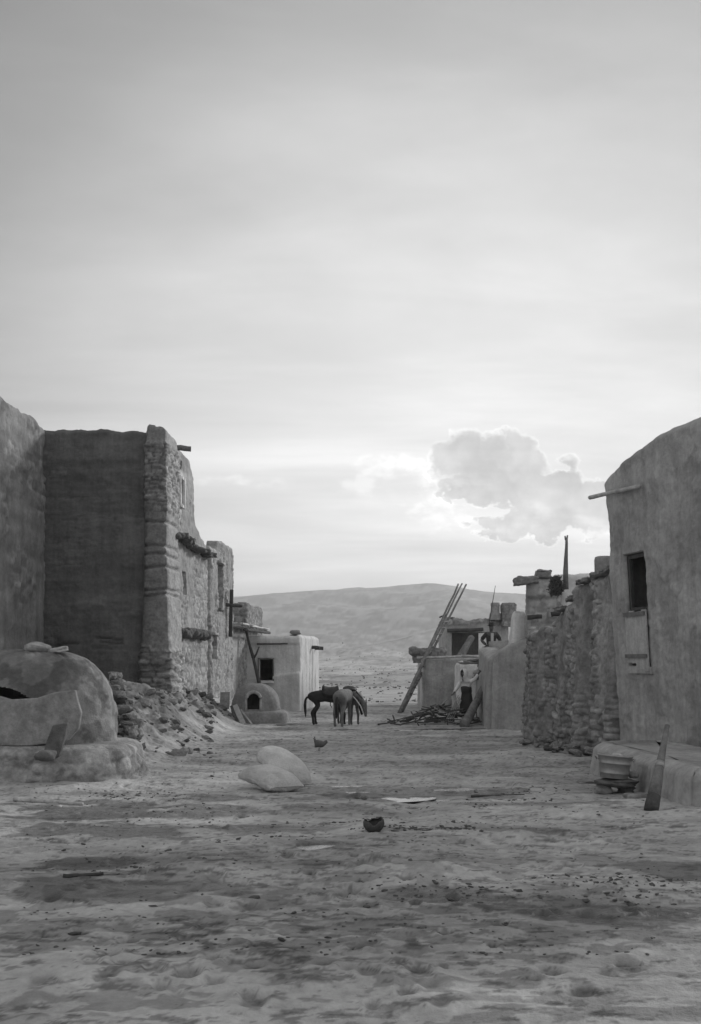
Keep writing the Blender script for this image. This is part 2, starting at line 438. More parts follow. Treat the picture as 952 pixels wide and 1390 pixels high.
# --- tall ruin-like house
tall = empty('pueblo_house', (-7, 32, .8), 'tall weathered three-storey adobe and stone house with a broken upper corner', 'house')
def tall_top(x, y):
    return np.where(y < 30.2, 8.78, np.interp(y, [30, 30.6, 31.4, 32.3, 33.0, 33.35, 33.6, 34.0, 34.7, 35.6], [8.8, 8.75, 8.6, 8.62, 8.5, 8.1, 7.1, 6.6, 6.25, 6.05]))
def tall_style(S, Z):
    sS = S  # 0..4.1 front, 4.1..9.7 street side
    pl = plaster(S, Z, 11., .07, .02); cs = stone(S, Z, 19., .11, .8, .03); pl = blend(pl, cs, .55*sm((fbm(S*.9, Z*1.2, o=4, seed=23)+.15)/.3)*(S < 3.5))
    # worn dark belt under the top of the front wall
    belt = sm((Z-6.9)/.25)*(1-sm((Z-7.75)/.2))*(S < 3.4)
    pl = (pl[0]-.05*belt*(.5+fbm(S*3, Z*4, seed=2)), pl[1]*(1-.38*belt*sm((fbm(S*1.8, Z*2.5, o=4, seed=5)+.12+.35*(Z-7.2))/.2)))
    pl = (pl[0]+.35*crack(S, Z, .6, 6.1, 2.9, 6.2)+.3*crack(S, Z, 0, 4.35, 2.2, 4.25), pl[1])
    st = stone(S, Z, 12., .125, .27, .032)
    groove = sm((vn(S*2.2, Z*18, seed=6)-.35)/.2)*((Z > 2.45) & (Z < 2.75) & (S < 3.4))
    pl = (pl[0]-.07*groove, pl[1]*(1-.3*groove))
    side = sm((S-4.15)/.1)*(S < 9.75)
    mk = np.clip(side*sm((fbm(S*.9, Z*.5, o=5, seed=16)-.02)/.15), 0, 1)
    mk = np.maximum(mk, side*(Z < 5.9)*sm((S-7.4)/.3))
    h, t = blend(pl, st, mk)
    # patch of pale plaster round the high window
    q = sm(1.2-np.hypot((S-5.75)/.55, (Z-7.15)/1.0)*1.0+.45*fbm(S*2.5, Z*1.8, o=4, seed=7))*side
    h = h+.02*q; t = t*(1+.45*sm((q-.35)/.2))
    t = t*(1-.04*(side > .5))*np.where(S < 4.15, .34, 1.0)  # front face's shade painted in as a much darker tone
    # bulge and pits
    h = h+.10*bump2(S, Z, 5.0, 7.9, .35, .3)*side - .12*bump2(S, Z, 5.1, 7.3, .15, .45)*side - .1*bump2(S, Z, 7.0, 1.9, 1.2, .15)*side
    return h, t
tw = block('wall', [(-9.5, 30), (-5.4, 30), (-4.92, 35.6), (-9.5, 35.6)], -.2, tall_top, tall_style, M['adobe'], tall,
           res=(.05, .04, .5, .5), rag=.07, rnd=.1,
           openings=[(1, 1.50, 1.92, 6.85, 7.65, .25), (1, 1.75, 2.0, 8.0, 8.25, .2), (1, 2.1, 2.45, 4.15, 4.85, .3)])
def butt_style(S, Z):
    st = stone(S, Z, 22., .12, .3, .075)
    pl = plaster(S, Z, 23., .05)
    for z in (6.05, 5.35, 5.1, 4.75, 4.1, 3.95): pl = (pl[0]+crack(S, Z, 0, z, 3, z+.05, .04, .1, z), pl[1])
    mk = np.maximum(sm((Z-6.3)/.1)*(1-sm((Z-8.25)/.2)), 1-sm((Z-2.2+.4*fbm(S*2, Z, seed=3))/.2))
    h, t = blend(pl, st, mk)
    return h, t*np.where((S > .66) & (S < 2.3), 1.1, .52)  # lit street side and shaded other faces painted into the tone
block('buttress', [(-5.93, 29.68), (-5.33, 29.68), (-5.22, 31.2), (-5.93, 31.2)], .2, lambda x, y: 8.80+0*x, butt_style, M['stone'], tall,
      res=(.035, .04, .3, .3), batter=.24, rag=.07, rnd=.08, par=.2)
def sidex(y): return -5.4+1.2*(y-30)/14
def ledge(y0, y1, z, out, th, name, m, parent, sag=.04):
    b = MB(); N = int((y1-y0)/.22)
    for i in range(N):
        y = y0+(y1-y0)*(i+.5)/N; o_ = out*random.uniform(.65, 1.05)*min(1, .4+1.2*(i+1)/N*2, .5+(N-i)*.3)
        b.rock((sidex(y)+o_*.35, y, z+sag*math.sin(i*1.1)+random.uniform(-.02, .02)), (o_*.62, .17, th*.5), rot=(random.uniform(-.06, .06), random.uniform(.0, .12), random.uniform(-.1, .1)))
    return b.build(name, M['rock_dark'], parent)
ledge(30.9, 32.6, 5.83, .42, .20, 'ledge', M['stone_dark'], tall)
ledge(32.4, 35.5, 5.68, .46, .18, 'ledge', M['stone_dark'], tall)
ledge(30.9, 34.9, 2.95, .36, .28, 'ledge', M['stone_dark'], tall)
b = MB(); b.log((-5.6, 31.3, 8.55), (-4.85, 31.4, 8.52), .09, .08); b.build('roof_beam', M['wood'], tall)
# white-washed high window frame
def frame_side(y0, y1, za, zb, w, m, parent, name='window_frame', proud=.03):
    b = MB()
    for (ya, yb, zc, zd) in ((y0-w, y0, za-w, zb+w), (y1, y1+w, za-w, zb+w), (y0, y1, zb, zb+w), (y0, y1, za-w, za)):
        ym, zm = (ya+yb)/2, (zc+zd)/2
        b.box((sidex(ym)+proud, ym, zm), (.09, abs(yb-ya)+.01, abs(zd-zc)), jit=.008, sub=3)
    return b.build(name, m, parent)
frame_side(31.52, 31.90, 6.87, 7.63, .10, M['cloth_white'], tall, proud=.07)

# --- second block, stone
mid = empty('stone_house', (-6, 37.5, .5), 'narrow two-storey stone masonry block with tall slit doorway, joined to the tall house', 'house')
mid_style = lambda S, Z: (lambda a: (a[0], a[1]*.98))(blend(stone(S, Z, 33., .125, .26, .04), plaster(S, Z, 34., .04), .8*sm((fbm(S*1.3, Z*.35, seed=8)+.02)/.15)))
block('wall', [(-8.4, 35.62), (-4.84, 35.62), (-4.50, 39.6), (-8.4, 39.6)], -.2,
      lambda x, y: np.interp(y, [35.6, 36.7, 36.9, 39.6], [6.05, 6.1, 6.38, 6.42]), mid_style, M['stone'], mid,
      res=(.12, .045, .1, .6), rag=.05,
      openings=[(1, 1.2, 2.0, 3.95, 5.55, .35), (1, .25, .95, 2.15, 2.95, .3)])
b = MB(); b.box((-4.70, 37.25, 5.62), (.22, 1.1, .09), jit=.01, sub=3); b.build('lintel', M['wood_pale'], mid)
b = MB(); b.box((-4.78, 36.2, 3.02), (.2, 1.0, .08), jit=.01, sub=3); b.build('lintel', M['wood_pale'], mid)
b = MB(); b.box((-4.66, 37.25, 5.25), (.1, .07, 2.6)).box((-4.62, 37.6, 3.5), (.1, .5, .6)) if False else b.box((-4.75, 37.25, 3.93), (.3, .9, .07), jit=.01, sub=3)
b.build('sill', M['rock'], mid)
cross = empty('timber_frame', (-4.3, 38.6, 2.9), 'dark upright post with crossbar against the stone house above the wooden awning', 'timber')
b = MB(); b.box((-4.44, 38.3, 3.85), (.13, .16, 1.75), rot=(0, .03, .1), jit=.006, sub=3); b.build('post', M['wood_dark'], cross)
b = MB(); b.log((-4.72, 38.12, 4.15), (-4.02, 38.36, 4.12), .07, .06); b.build('crossbar', M['wood_dark'], cross)

# --- lower wing with awning
low = empty('stone_house', (-6, 43, 0), 'low stone house wing with a pole awning along its wall', 'house')
low_style = lambda S, Z: (lambda a: (a[0], a[1]*1.0))(blend(stone(S, Z, 43., .125, .28, .04), plaster(S, Z, 44., .03), sm((fbm(S*1.6, Z*.25, seed=18)+.02)/.12)))
block('wall', [(-8.4, 39.62), (-4.58, 39.62), (-4.12, 46.5), (-8.4, 46.5)], -.2, lambda x, y: 3.42+0*x, low_style, M['stone'], low, res=(.3, .05, .5, .6), rag=.04)
b = MB()
for i in range(22):
    y = 39.4+i*.31; x = -4.62+.067*(y-39.6)
    b.log((x-.3, y, 3.46), (x+random.uniform(.42, .55), y+.03, 3.40+random.uniform(-.02, .03)), .045, .04, n=7, seg=3)
b.build('awning_pole', M['wood_pale'], low)
b = MB(); b.box((-4.18, 42.9, 3.52), (.62, 6.9, .07), rot=(0, .04, -.067), jit=.015, sub=9); b.build('awning_slab', M['adobe_light'], low)
for v in []: pass
b = MB(); b.log((-4.02, 39.7, 3.30), (-3.62, 45.6, 3.32), .07, .06, seg=10); b.build('awning_beam', M['wood_dark'], low)
att = empty('stone_house', (-5.5, 47, 3), 'dark stone rooftop room rising behind the pole awning', 'house')
block('wall', [(-6.2, 44.2), (-4.45, 44.2), (-4.15, 48.5), (-6.2, 48.5)], 2.9, lambda x, y: 4.55+0*x, lambda S, Z: stone(S, Z, 53., .13, .3, .05), M['stone_dark'], att, res=(.06, .06, .5, .5), rag=.05)
fork = empty('forked_post', (-3.78, 42.0, .9), 'forked tree-trunk post leaning under the awning beside the doorway', 'post')
b = MB(); A = P(352, 926, 41.5); B = P(344, 893, 41.5)
b.tube([A+Vector((.02, 0, -.9)), A, A.lerp(B, .5), B], [.085, .08, .07, .065], jit=.08).tube([B, P(338, 872, 41.5), P(333, 850, 41.5), P(332.5, 840, 41.5)], [.065, .055, .05, .03], jit=.08)
b.tube([B+Vector((0, 0, -.05)), P(348, 888, 41.5), P(352, 878, 41.4)], [.055, .04, .03], jit=.08); b.build('trunk', M['wood_dark'], fork)

# --- adobe house at the end
ah = empty('adobe_house', (-3.2, 45, 0), 'low flat-roofed pale adobe house behind the domed oven and the animals', 'house')
def ah_style(S, Z):
    h, t = plaster(S, Z, 61., .035)
    front = S < 2.75
    lo = 1-sm((Z-(1.25+.12*S+.05*fbm(S*3, Z*0, seed=1)))/.06)
    h = h+np.where(front, .07*lo, 0); t = t*np.where(front, .86-.12*lo, .95)
    h = h+.06*sm((Z-2.78)/.04)*front
    str_ = sm((vn(S*4.5, Z*.25, seed=9)-.25)/.2)*(S > 2.8)
    t = t*(1-.25*str_); h = h-.03*str_
    return h, t
block('wall', [(-4.85, 43), (-2.1, 43), (-1.47, 49), (-4.85, 49)], -.3, lambda x, y: 3.15+.05*(x > -2.2), ah_style, M['adobe_light'], ah, res=(.045, .05, .5, .5), rag=.035, rnd=.09,
      openings=[(0, 1.06, 1.60, 1.28, 2.15, .3)])
b = MB(); b.log((-3.9, 42.86, 2.79), (-2.6, 42.84, 2.80), .035, .03); b.build('roof_beam', M['wood_dark'], ah)
for (y, z) in ((46.5, 2.72), (47.6, 2.70)):
    x = -2.1+.105*(y-43); b = MB(); b.log((x-.2, y, z), (x+.35, y-.1, z-.03), .08, .08, n=8, seg=3); b.build('roof_beam', M['wood_dark'], ah)
b = MB(); b.rock((-2.3, 43.2, 3.27), (.22, .15, .1)); b.build('coping_stone', M['rock'], ah)
fs = MB(); fs.box((-3.52, 42.84, 1.20), (.66, .16, .07), jit=.006, sub=2); fs.build('sill', M['adobe_light'], ah)
b = MB()
for x in (-3.83, -3.21): b.box((x, 42.98, 1.72), (.05, .1, .92))
b.box((-3.52, 42.98, 2.19), (.68, .1, .06)); b.build('door_frame', M['wood'], ah)

# ---------------------------------------------------------------- ovens
def dome(name, c, Rx, Ry, z0, H, m, parent, ex=2.3, mouth=None, n=110, k=60, amp=.04, seed=0., tonef=None, back=0):
    th = np.linspace(0, 2*np.pi, n, endpoint=False); tt = np.linspace(0, 1, k)
    TH, T_ = np.meshgrid(th, tt)
    z = T_**.85; r = np.clip(1-z**ex, 0, 1)**(1/ex)
    nz = 1+amp*(fbm(np.cos(TH)*2, np.sin(TH)*2, z*2.5, seed=seed)*2)+amp*.25*fbm(np.cos(TH)*9, np.sin(TH)*9, z*9, seed=seed+4)
    X = c[0]+Rx*r*np.cos(TH)*nz; Y = c[1]+Ry*r*np.sin(TH)*nz; Z = z0+H*z*(1+(nz-1)*.5)
    V = np.stack([X, Y, Z], -1).reshape(-1, 3); I = np.arange(n*k).reshape(k, n); J = np.roll(I, -1, 1)
    q = np.stack([I[:-1], J[:-1], J[1:], I[1:]], -1).reshape(-1, 4)
    if mouth:
        mx, hw, zb, zt = mouth
        C3 = V[q].mean(1)
        dx = np.abs(C3[:, 0]-mx); zz = C3[:, 2]
        arch = (dx < hw) & (zz > zb) & (zz < zt-hw*.9*(1-np.sqrt(np.clip(1-(dx/hw)**2, 0, 1)))) & (C3[:, 1] < c[1])
        q = q[~arch]
    t = 1+.25*fbm(X*2, Z*2, Y*2, o=4, seed=seed+2)
    if tonef: t = t*tonef(X, Y, Z)
    return mesh_np(name, V, q, m, parent, t.ravel(), merge=.0005)
def plinth(name, c, Rx, Ry, z0, z1, m, parent, ex=3.2, seed=0., st=None):
    n = 150; k = 16; th = np.linspace(0, 2*np.pi, n, endpoint=False); tt = np.linspace(0, 1, k)
    TH, T_ = np.meshgrid(th, tt)
    sq = 1/(np.abs(np.cos(TH))**ex+np.abs(np.sin(TH))**ex)**(1/ex)
    s = TH*(Rx+Ry)/2; z = z0+(z1-z0)*T_
    h, t = st(s, z) if st else plaster(s, z, seed, .06)
    r = sq*(1.08-.10*T_**2-.10*np.clip((T_-.85)/.15, 0, 1)**2)
    X = c[0]+(Rx*r+h)*np.cos(TH); Y = c[1]+(Ry*r+h)*np.sin(TH)
    V = np.stack([X, Y, z+.03*fbm(X*2, Y*2, seed=seed)], -1).reshape(-1, 3)
    V = np.concatenate([V, [[c[0], c[1], z1]]]); I = np.arange(n*k).reshape(k, n); J = np.roll(I, -1, 1)
    q = [tuple(map(int, f)) for f in np.stack([I[:-1], J[:-1], J[1:], I[1:]], -1).reshape(-1, 4)]
    q += [(int(I[-1, i]), int(J[-1, i]), n*k) for i in range(n)]
    return mesh_np(name, V, q, m, parent, np.concatenate([t.ravel(), [1]]))
# far oven
ov = empty('domed_oven', (-2.95, 34.6, 0), 'domed clay oven with a dark open arched mouth, beside the pale adobe house', 'oven')
plinth('base', (-3.0, 34.6), .92, .9, -.1, .42, M['adobe_dark'], ov, seed=3.)
dome('dome', (-3.18, 34.65), .82, .82, .36, .97, M['adobe_dark'], ov, ex=2.3, mouth=(-3.19, .22, .48, 1.03), seed=5., amp=.025)
b = MB(); pts = []
for (x, z) in [(-3.43, .40), (-3.43, .6)]+[(-3.19-.24*math.cos(q*math.pi/10), .80+.24*math.sin(q*math.pi/10)) for q in range(11)]+[(-2.95, .6), (-2.95, .40)]:
    rr = 1-max(0, (z-.36)/.97)**(2.3/.85*.85); yy = 34.65-.82*math.sqrt(max(0, rr**(2/2.3)-((x+3.18)/.82)**2))
    pts.append((x, yy, z))
b.tube(pts, .045, n=8, jit=.1, flat=1.3); b.build('mouth_frame', M['adobe'], ov)
def plank(name, a, b_, w, th, m, label, group=None, cat='plank', tilt=0.):
    a, b_ = Vector(a), Vector(b_); d = (b_-a).normalized(); 
    s = d.cross(Vector((0, -1, .3))).normalized()*w/2; s = Matrix.Rotation(tilt, 3, d) @ s
    nn = d.cross(s).normalized()*th/2; V = []
    for i in range(7):
        p = a.lerp(b_, i/6)
        for (u, v) in ((-1, -1), (1, -1), (1, 1), (-1, 1)): V.append(p+s*u*(1+random.uniform(-.06, .06))+nn*v)
    Fc = [(i*4+k, i*4+(k+1) % 4, i*4+4+(k+1) % 4, i*4+4+k) for i in range(6) for k in range(4)]+[(3, 2, 1, 0), (24, 25, 26, 27)]
    return tag(mesh_np(name, V, Fc, m, None, smooth=False), label, cat, group)
gpl = 'planks leaning on the far oven'
def PG(px, d, up=0): x = (px-476)*d/F; return Vector((x, d, g(x, d)+up))
plank('plank', PG(331, 33.1), P(319, 957, 33.6), .16, .03, M['wood_pale'], 'broad pale plank leaning on the far oven', gpl)
plank('plank', PG(343, 33.2), P(327, 963, 33.6), .05, .03, M['wood_pale'], 'thin stick-like plank leaning by the oven mouth', gpl)
plank('plank', PG(322, 33.2), P(314, 958, 33.5), .09, .04, M['wood_dark'], 'dark plank at the left foot of the far oven', gpl)
plank('slab', PG(305, 34.8), P(306, 940, 35.2), .32, .05, M['rock'], 'flat pale slab propped upright against the stone wall by the far oven', cat='slab')

# near oven
no = empty('domed_oven', (-5.75, 18.5, .1), 'large crumbling clay oven in the left foreground with slab-closed mouth', 'oven')
plinth('base', (-5.6, 18.3), 1.75, 1.35, -.1, .62, M['stone'], no, seed=13., st=lambda s, z: (lambda a: (a[0], a[1]*.85))(blend(stone(s, z, 15., .2, .4, .07), plaster(s, z, 14., .08), sm((fbm(s, z*2, seed=5)+.1)/.15))))
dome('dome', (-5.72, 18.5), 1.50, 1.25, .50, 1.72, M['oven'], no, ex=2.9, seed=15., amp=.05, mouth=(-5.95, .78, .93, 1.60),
     tonef=lambda X, Y, Z: (.62+.42*sm((X+5.05)/.3)*(1-.5*sm((Z-1.75)/.3)))*(1+.3*fbm(X*6, Z*6, Y*6, seed=44))*(1-.4*sm((fbm(X*2.2, Z*2.2, Y*2.2, seed=45)-.12)/.08)), n=200, k=100)  # light from the right painted in: right flank of the dome toned lighter
def slab_poly(name, pts, th, m, parent, d, tilt=0.):
    V = []; n = len(pts)
    for dy in (0, th):
        for (px, py) in pts:
            p = P(px, py, d); z_ = p.z; V.append((p.x, p.y+dy+tilt*z_, z_))
    Fc = [tuple(range(n)), tuple(range(2*n-1, n-1, -1))]+[(i, i+n, (i+1) % n+n, (i+1) % n) for i in range(n)]
    o = mesh_np(name, V, Fc, m, parent, smooth=False)
    bv = o.modifiers.new('b', 'BEVEL'); bv.width = .02; bv.segments = 2
    return o
slab_poly('mouth_slab', [(-8, 945), (10, 950), (46, 948), (70, 940), (98, 937), (101, 950), (107, 968), (104, 990), (90, 1006), (40, 1013), (-8, 1013)], .12, M['rock'], no, 17.05, .12)
o = slab_poly('slab', [(68, 985), (88, 982), (85, 1003), (78, 1028), (66, 1034), (55, 1029), (60, 1008)], .12, M['rock_dark'], None, 16.6, .15)
tag(o, 'narrow dark slab leaning against the plinth of the near oven', 'slab')
def lone_rock(px, py, d, size, m, label, cat='stone', group=None, rot=None, sub=3):
    b = MB(); p = P(px, py, d); b.rock(p, size, rot=rot, sub=sub); return tag(b.build('stone', m), label, cat, group)
lone_rock(52, 880, 18.3, (.2, .15, .09), M['rock'], 'round stone lying on top of the near oven')
lone_rock(81, 882, 18.2, (.2, .12, .05), M['paleb'], 'flat pale stone lying on top of the near oven')
lone_rock(62, 1026, 16.3, (.16, .2, .08), M['rock_dark'], 'dark low stone at the foot of the leaning slab', rot=(0, 0, .3))

# rocks, each its own
rockm = []
for i in range(7):
    b = MB(); b.rock((0, 0, 0), (1, .8, .62), rot=(0, 0, 0), sub=2, seed=i*5.3)
    me = bpy.data.meshes.new('stone'); me.from_pydata(b.v, [], b.f); me.materials.append(M['rock'] if i % 3 else M['rock_dark'])
    me.polygons.foreach_set('use_smooth', [False]*len(me.polygons)); rockm.append(me)
def put_rock(x, y, z, s, label, group):
    o = bpy.data.objects.new('stone', random.choice(rockm)); col.objects.link(o)
    o.location = (x, y, z); o.scale = (s*random.uniform(.8, 1.4), s*random.uniform(.7, 1.1), s*random.uniform(.6, 1))
    o.rotation_euler = (random.uniform(-.4, .4), random.uniform(-.4, .4), random.uniform(0, 6)); tag(o, label, 'stone', group)
for i in range(250):
    y = random.uniform(21, 33.5); k = random.random()**1.6; px0 = 150+(y-21)*8.5
    x = (px0-476)*y/F+k*2.3*(1-.03*(y-21)) - .2
    s = .035+.14*random.random()**3*(1.2-.5*k)
    put_rock(x, y, g(x, y)+s*.25, s, 'small rubble stone on the slope at the foot of the tall left house', 'rubble stones below the tall house')
for i in range(95):   # tumbled pile between near oven and house
    px = random.uniform(152, 182); y = random.uniform(20.5, 22.5); t = (px-152)/30
    zt = .25+random.random()*(1.5*(1-t)**.8+.25)
    put_rock((px-476)*y/F, y, zt, random.uniform(.09, .17), 'stone in the tumbled heap just right of the near oven', 'tumbled stones by the near oven')
for (px, d, s) in ((283, 33.6, .2), (292, 33.9, .14), (272, 33.3, .17), (301, 34.2, .22), (262, 32.5, .18), (312, 33.6, .12), (250, 31.8, .2)):
    x = (px-476)*d/F; put_rock(x, d, g(x, d)+s*.3, s, 'large stone in the row between the tall house and the far oven', 'large stones by the far oven')

# ================================================================ SACKS, POT, POLES
def sack(name, spine, secs, label, ears=.5, group=None):
    n = 64; K = 60; sp = [Vector(p) for p in spine]; V = []; D = []; A = []
    def cr(a, t):
        t *= len(a)-1; i = min(int(t), len(a)-2); f = t-i
        p0, p1, p2, p3 = a[max(i-1, 0)], a[i], a[i+1], a[min(i+2, len(a)-1)]
        return .5*((2*p1)+(p2-p0)*f+(2*p0-5*p1+4*p2-p3)*f*f+(3*p1-p0-3*p2+p3)*f**3)
    for k in range(K+1):
        t = k/K; p = cr(sp, t); tg = (cr(sp, min(t+.03, 1))-cr(sp, max(t-.03, 0))).normalized()
        w, hgt = secs[0]*1.0, secs[1]
        e = min(t, 1-t)
        er = .30 if t < .5 else .17
        prof = min(1, (e/er))**.5 if e < er else 1
        pw = w*(.62+.38*prof if t < .5 else .86+.14*prof); ph = hgt*max(.10, prof)
        sd = tg.cross(Vector((0, 0, 1))).normalized(); u = sd.cross(tg).normalized()
        for j in range(n):
            a = 2*math.pi*j/n; ca, sa = math.cos(a), math.sin(a)
            x = math.copysign(abs(ca)**.8, ca); z = math.copysign(abs(sa)**.9, sa)
            if z < 0: z *= .7
            q = p+sd*x*pw+u*z*ph
            V.append(tuple(q)); D.append(tuple(sd*x+u*z)); A.append((j*.55, t*6, .006+.016*max(0, 1-e/.2)))
    V = np.array(V); D = np.array(D); A = np.array(A)
    wr = .016*vn(V[:, 0]*7, V[:, 1]*7, V[:, 2]*7, 3)+A[:, 2]*vn(A[:, 0], A[:, 1], 0, 5)+.004*vn(V[:, 0]*30, V[:, 1]*30, V[:, 2]*30, 7)
    V = V+D*wr[:, None]
    Fc = [(k*n+j, k*n+(j+1) % n, (k+1)*n+(j+1) % n, (k+1)*n+j) for k in range(K) for j in range(n)]+[tuple(range(n-1, -1, -1)), tuple(K*n+j for j in range(n))]
    o = mesh_np(name, V, Fc, M['sack'], None)
    s_ = MB()
    for k in (0, K):
        s_.tube([V[k*n+j] for j in (0, 8, 16, 24, 32)], .012, n=6)
    s_.build('seam', M['cloth_pale'], o)
    return tag(o, label, 'sack', group)
gs = 'full sacks lying in the street'
def PZ(px, py, d, up=0): return P(px, py, d)
sack('grain_sack', [P(340, 1052, 16.7), P(356, 1053, 16.3), P(372, 1059, 15.95), P(391, 1069, 15.55)], (.30, .175), 'plump pale sack lying in front, smaller of the two', group=gs)
sack('grain_sack', [P(350, 1030, 16.9), P(362, 1026, 16.9), P(378, 1033, 16.75), (P(391, 1047, 16.5)), P(399, 1066, 16.3)], (.33, .165), 'longer pale sack humped over behind the smaller sack', group=gs)
# broken pot
def lathe(prof, c, n=40, cut=None, rot=None):
    V = []; 
    for (r, z) in prof:
        for j in range(n):
            a = 2*math.pi*j/n; zz = z
            if cut: zz = min(z, cut(a))
            V.append(Vector((r*math.cos(a), r*math.sin(a), zz)))
    if rot is not None:
        from mathutils import Euler
        mt = Euler(rot).to_matrix(); V = [mt @ v for v in V]
    V = [v+Vector(c) for v in V]
    k = len(prof)
    Fc = [(i*n+j, i*n+(j+1) % n, (i+1)*n+(j+1) % n, (i+1)*n+j) for i in range(k-1) for j in range(n)]
    return V, Fc
px_, d_ = 509, 11.75; x = (px_-476)*d_/F
V, Fc = lathe([(.005, 0), (.06, .005), (.1, .04), (.122, .09), (.12, .13), (.105, .16), (.095, .16), (.11, .125), (.11, .09), (.09, .045), (.05, .02), (.005, .018)], (x, d_, g(x, d_)-.005), cut=lambda a: .14+.022*math.sin(2*a+1.2)+.012*math.sin(5*a), rot=(.15, -.12, 0))
tag(mesh_np('clay_pot', V, Fc, M['clay']), 'small dark broken clay pot lying in the middle of the street', 'pot')
def ground_pole(px1, d1, px2, d2, r, m, label, name='pole', cat='pole'):
    b = MB(); b.log(PG(px1, d1, r*.9), PG(px2, d2, r*.9), r, r*.7, seg=9, wob=.01); return tag(b.build(name, m), label, cat)
ground_pole(20, 15.2, 112, 14.7, .035, M['wood_pale'], 'long pale pole lying on the ground at the left edge')
ground_pole(86, 9.45, 140, 9.6, .022, M['wood_dark'], 'short crooked dark stick lying in the left foreground', 'stick', 'stick')
ground_pole(640, 15.3, 712, 15.6, .02, M['wood_dark'], 'thin dark stick lying beside the wet patch', 'stick', 'stick')

# mud clods and dung: nobody could count them
def clods():
    b = MB(); rs = random.Random(5)
    spots = [(590, 12.0, .9, .12, 60), (645, 14.2, .5, .2, 50), (700, 14.9, .7, .15, 60), (420, 12.8, .6, .2, 30), (560, 11.9, .7, .1, 70), (860, 9.2, .7, .35, 150), (600, 9.0, .8, .2, 90), (500, 12.9, .3, .1, 25),
             (200, 15.5, 1.1, .6, 90), (260, 13.6, .9, .5, 60), (120, 16, .9, .5, 50), (330, 11.2, .6, .3, 30), (570, 11.8, .25, .08, 50), (620, 11.75, .3, .06, 40), (690, 16.1, .8, .3, 60), (150, 10, .7, .3, 30), (790, 13.5, .5, .3, 12)]
    pts = []
    for (px, d, rx, ry, n) in spots:
        for i in range(n): pts.append(((px-476)*d/F+rs.gauss(0, rx*.6), d+rs.gauss(0, ry*.9), rs.uniform(.005, .017)*rs.uniform(.5, 1.3)))
    for i in range(1500):
        d = 7+26*rs.random()**1.5; pts.append((rs.uniform(-.32, .30)*d, d, rs.uniform(.004, .012)*(1+(rs.random() < .04)*1.6)))
    X = np.array([p[0] for p in pts]); Y = np.array([p[1] for p in pts]); Z = gz(X, Y)
    for (x, y, s), z in zip(pts, Z): b.rock((x, y, z+s*.1), (s*rs.uniform(1, 2.6), s*1.3, s*rs.uniform(.4, .8)), sub=1)
    tag(b.build('mud_clods', M['clod']), 'dark mud clods and dung scattered over the street', 'clods', kind='stuff')
clods()

# ================================================================ BODIES
def skin_obj(name, J, E, m, parent, sub=2, root=None):
    me = bpy.data.meshes.new(name); ks = list(J); me.from_pydata([J[k][0] for k in ks], [], [(ks.index(a), ks.index(b)) for a, b in E])
    o = link(name, me, m, parent, world=False)
    md = o.modifiers.new('skin', 'SKIN'); md.use_smooth_shade = True
    sd = me.skin_vertices[0].data
    for i, k in enumerate(ks):
        r = J[k][1]; sd[i].radius = (r, r) if isinstance(r, (int, float)) else r
        sd[i].use_root = (k == (root or ks[0]))
    s = o.modifiers.new('sub', 'SUBSURF'); s.levels = s.render_levels = sub
    return o
def local(b, name, m, parent, sub=0):
    me = bpy.data.meshes.new(name); me.from_pydata([tuple(v) for v in b.v], [], b.f); me.attributes.new('tone', 'FLOAT', 'POINT').data.foreach_set('value', np.ones(len(b.v), dtype=np.float32)); me.polygons.foreach_set('use_smooth', [True]*len(me.polygons))
    o = link(name, me, m, parent, world=False); return o
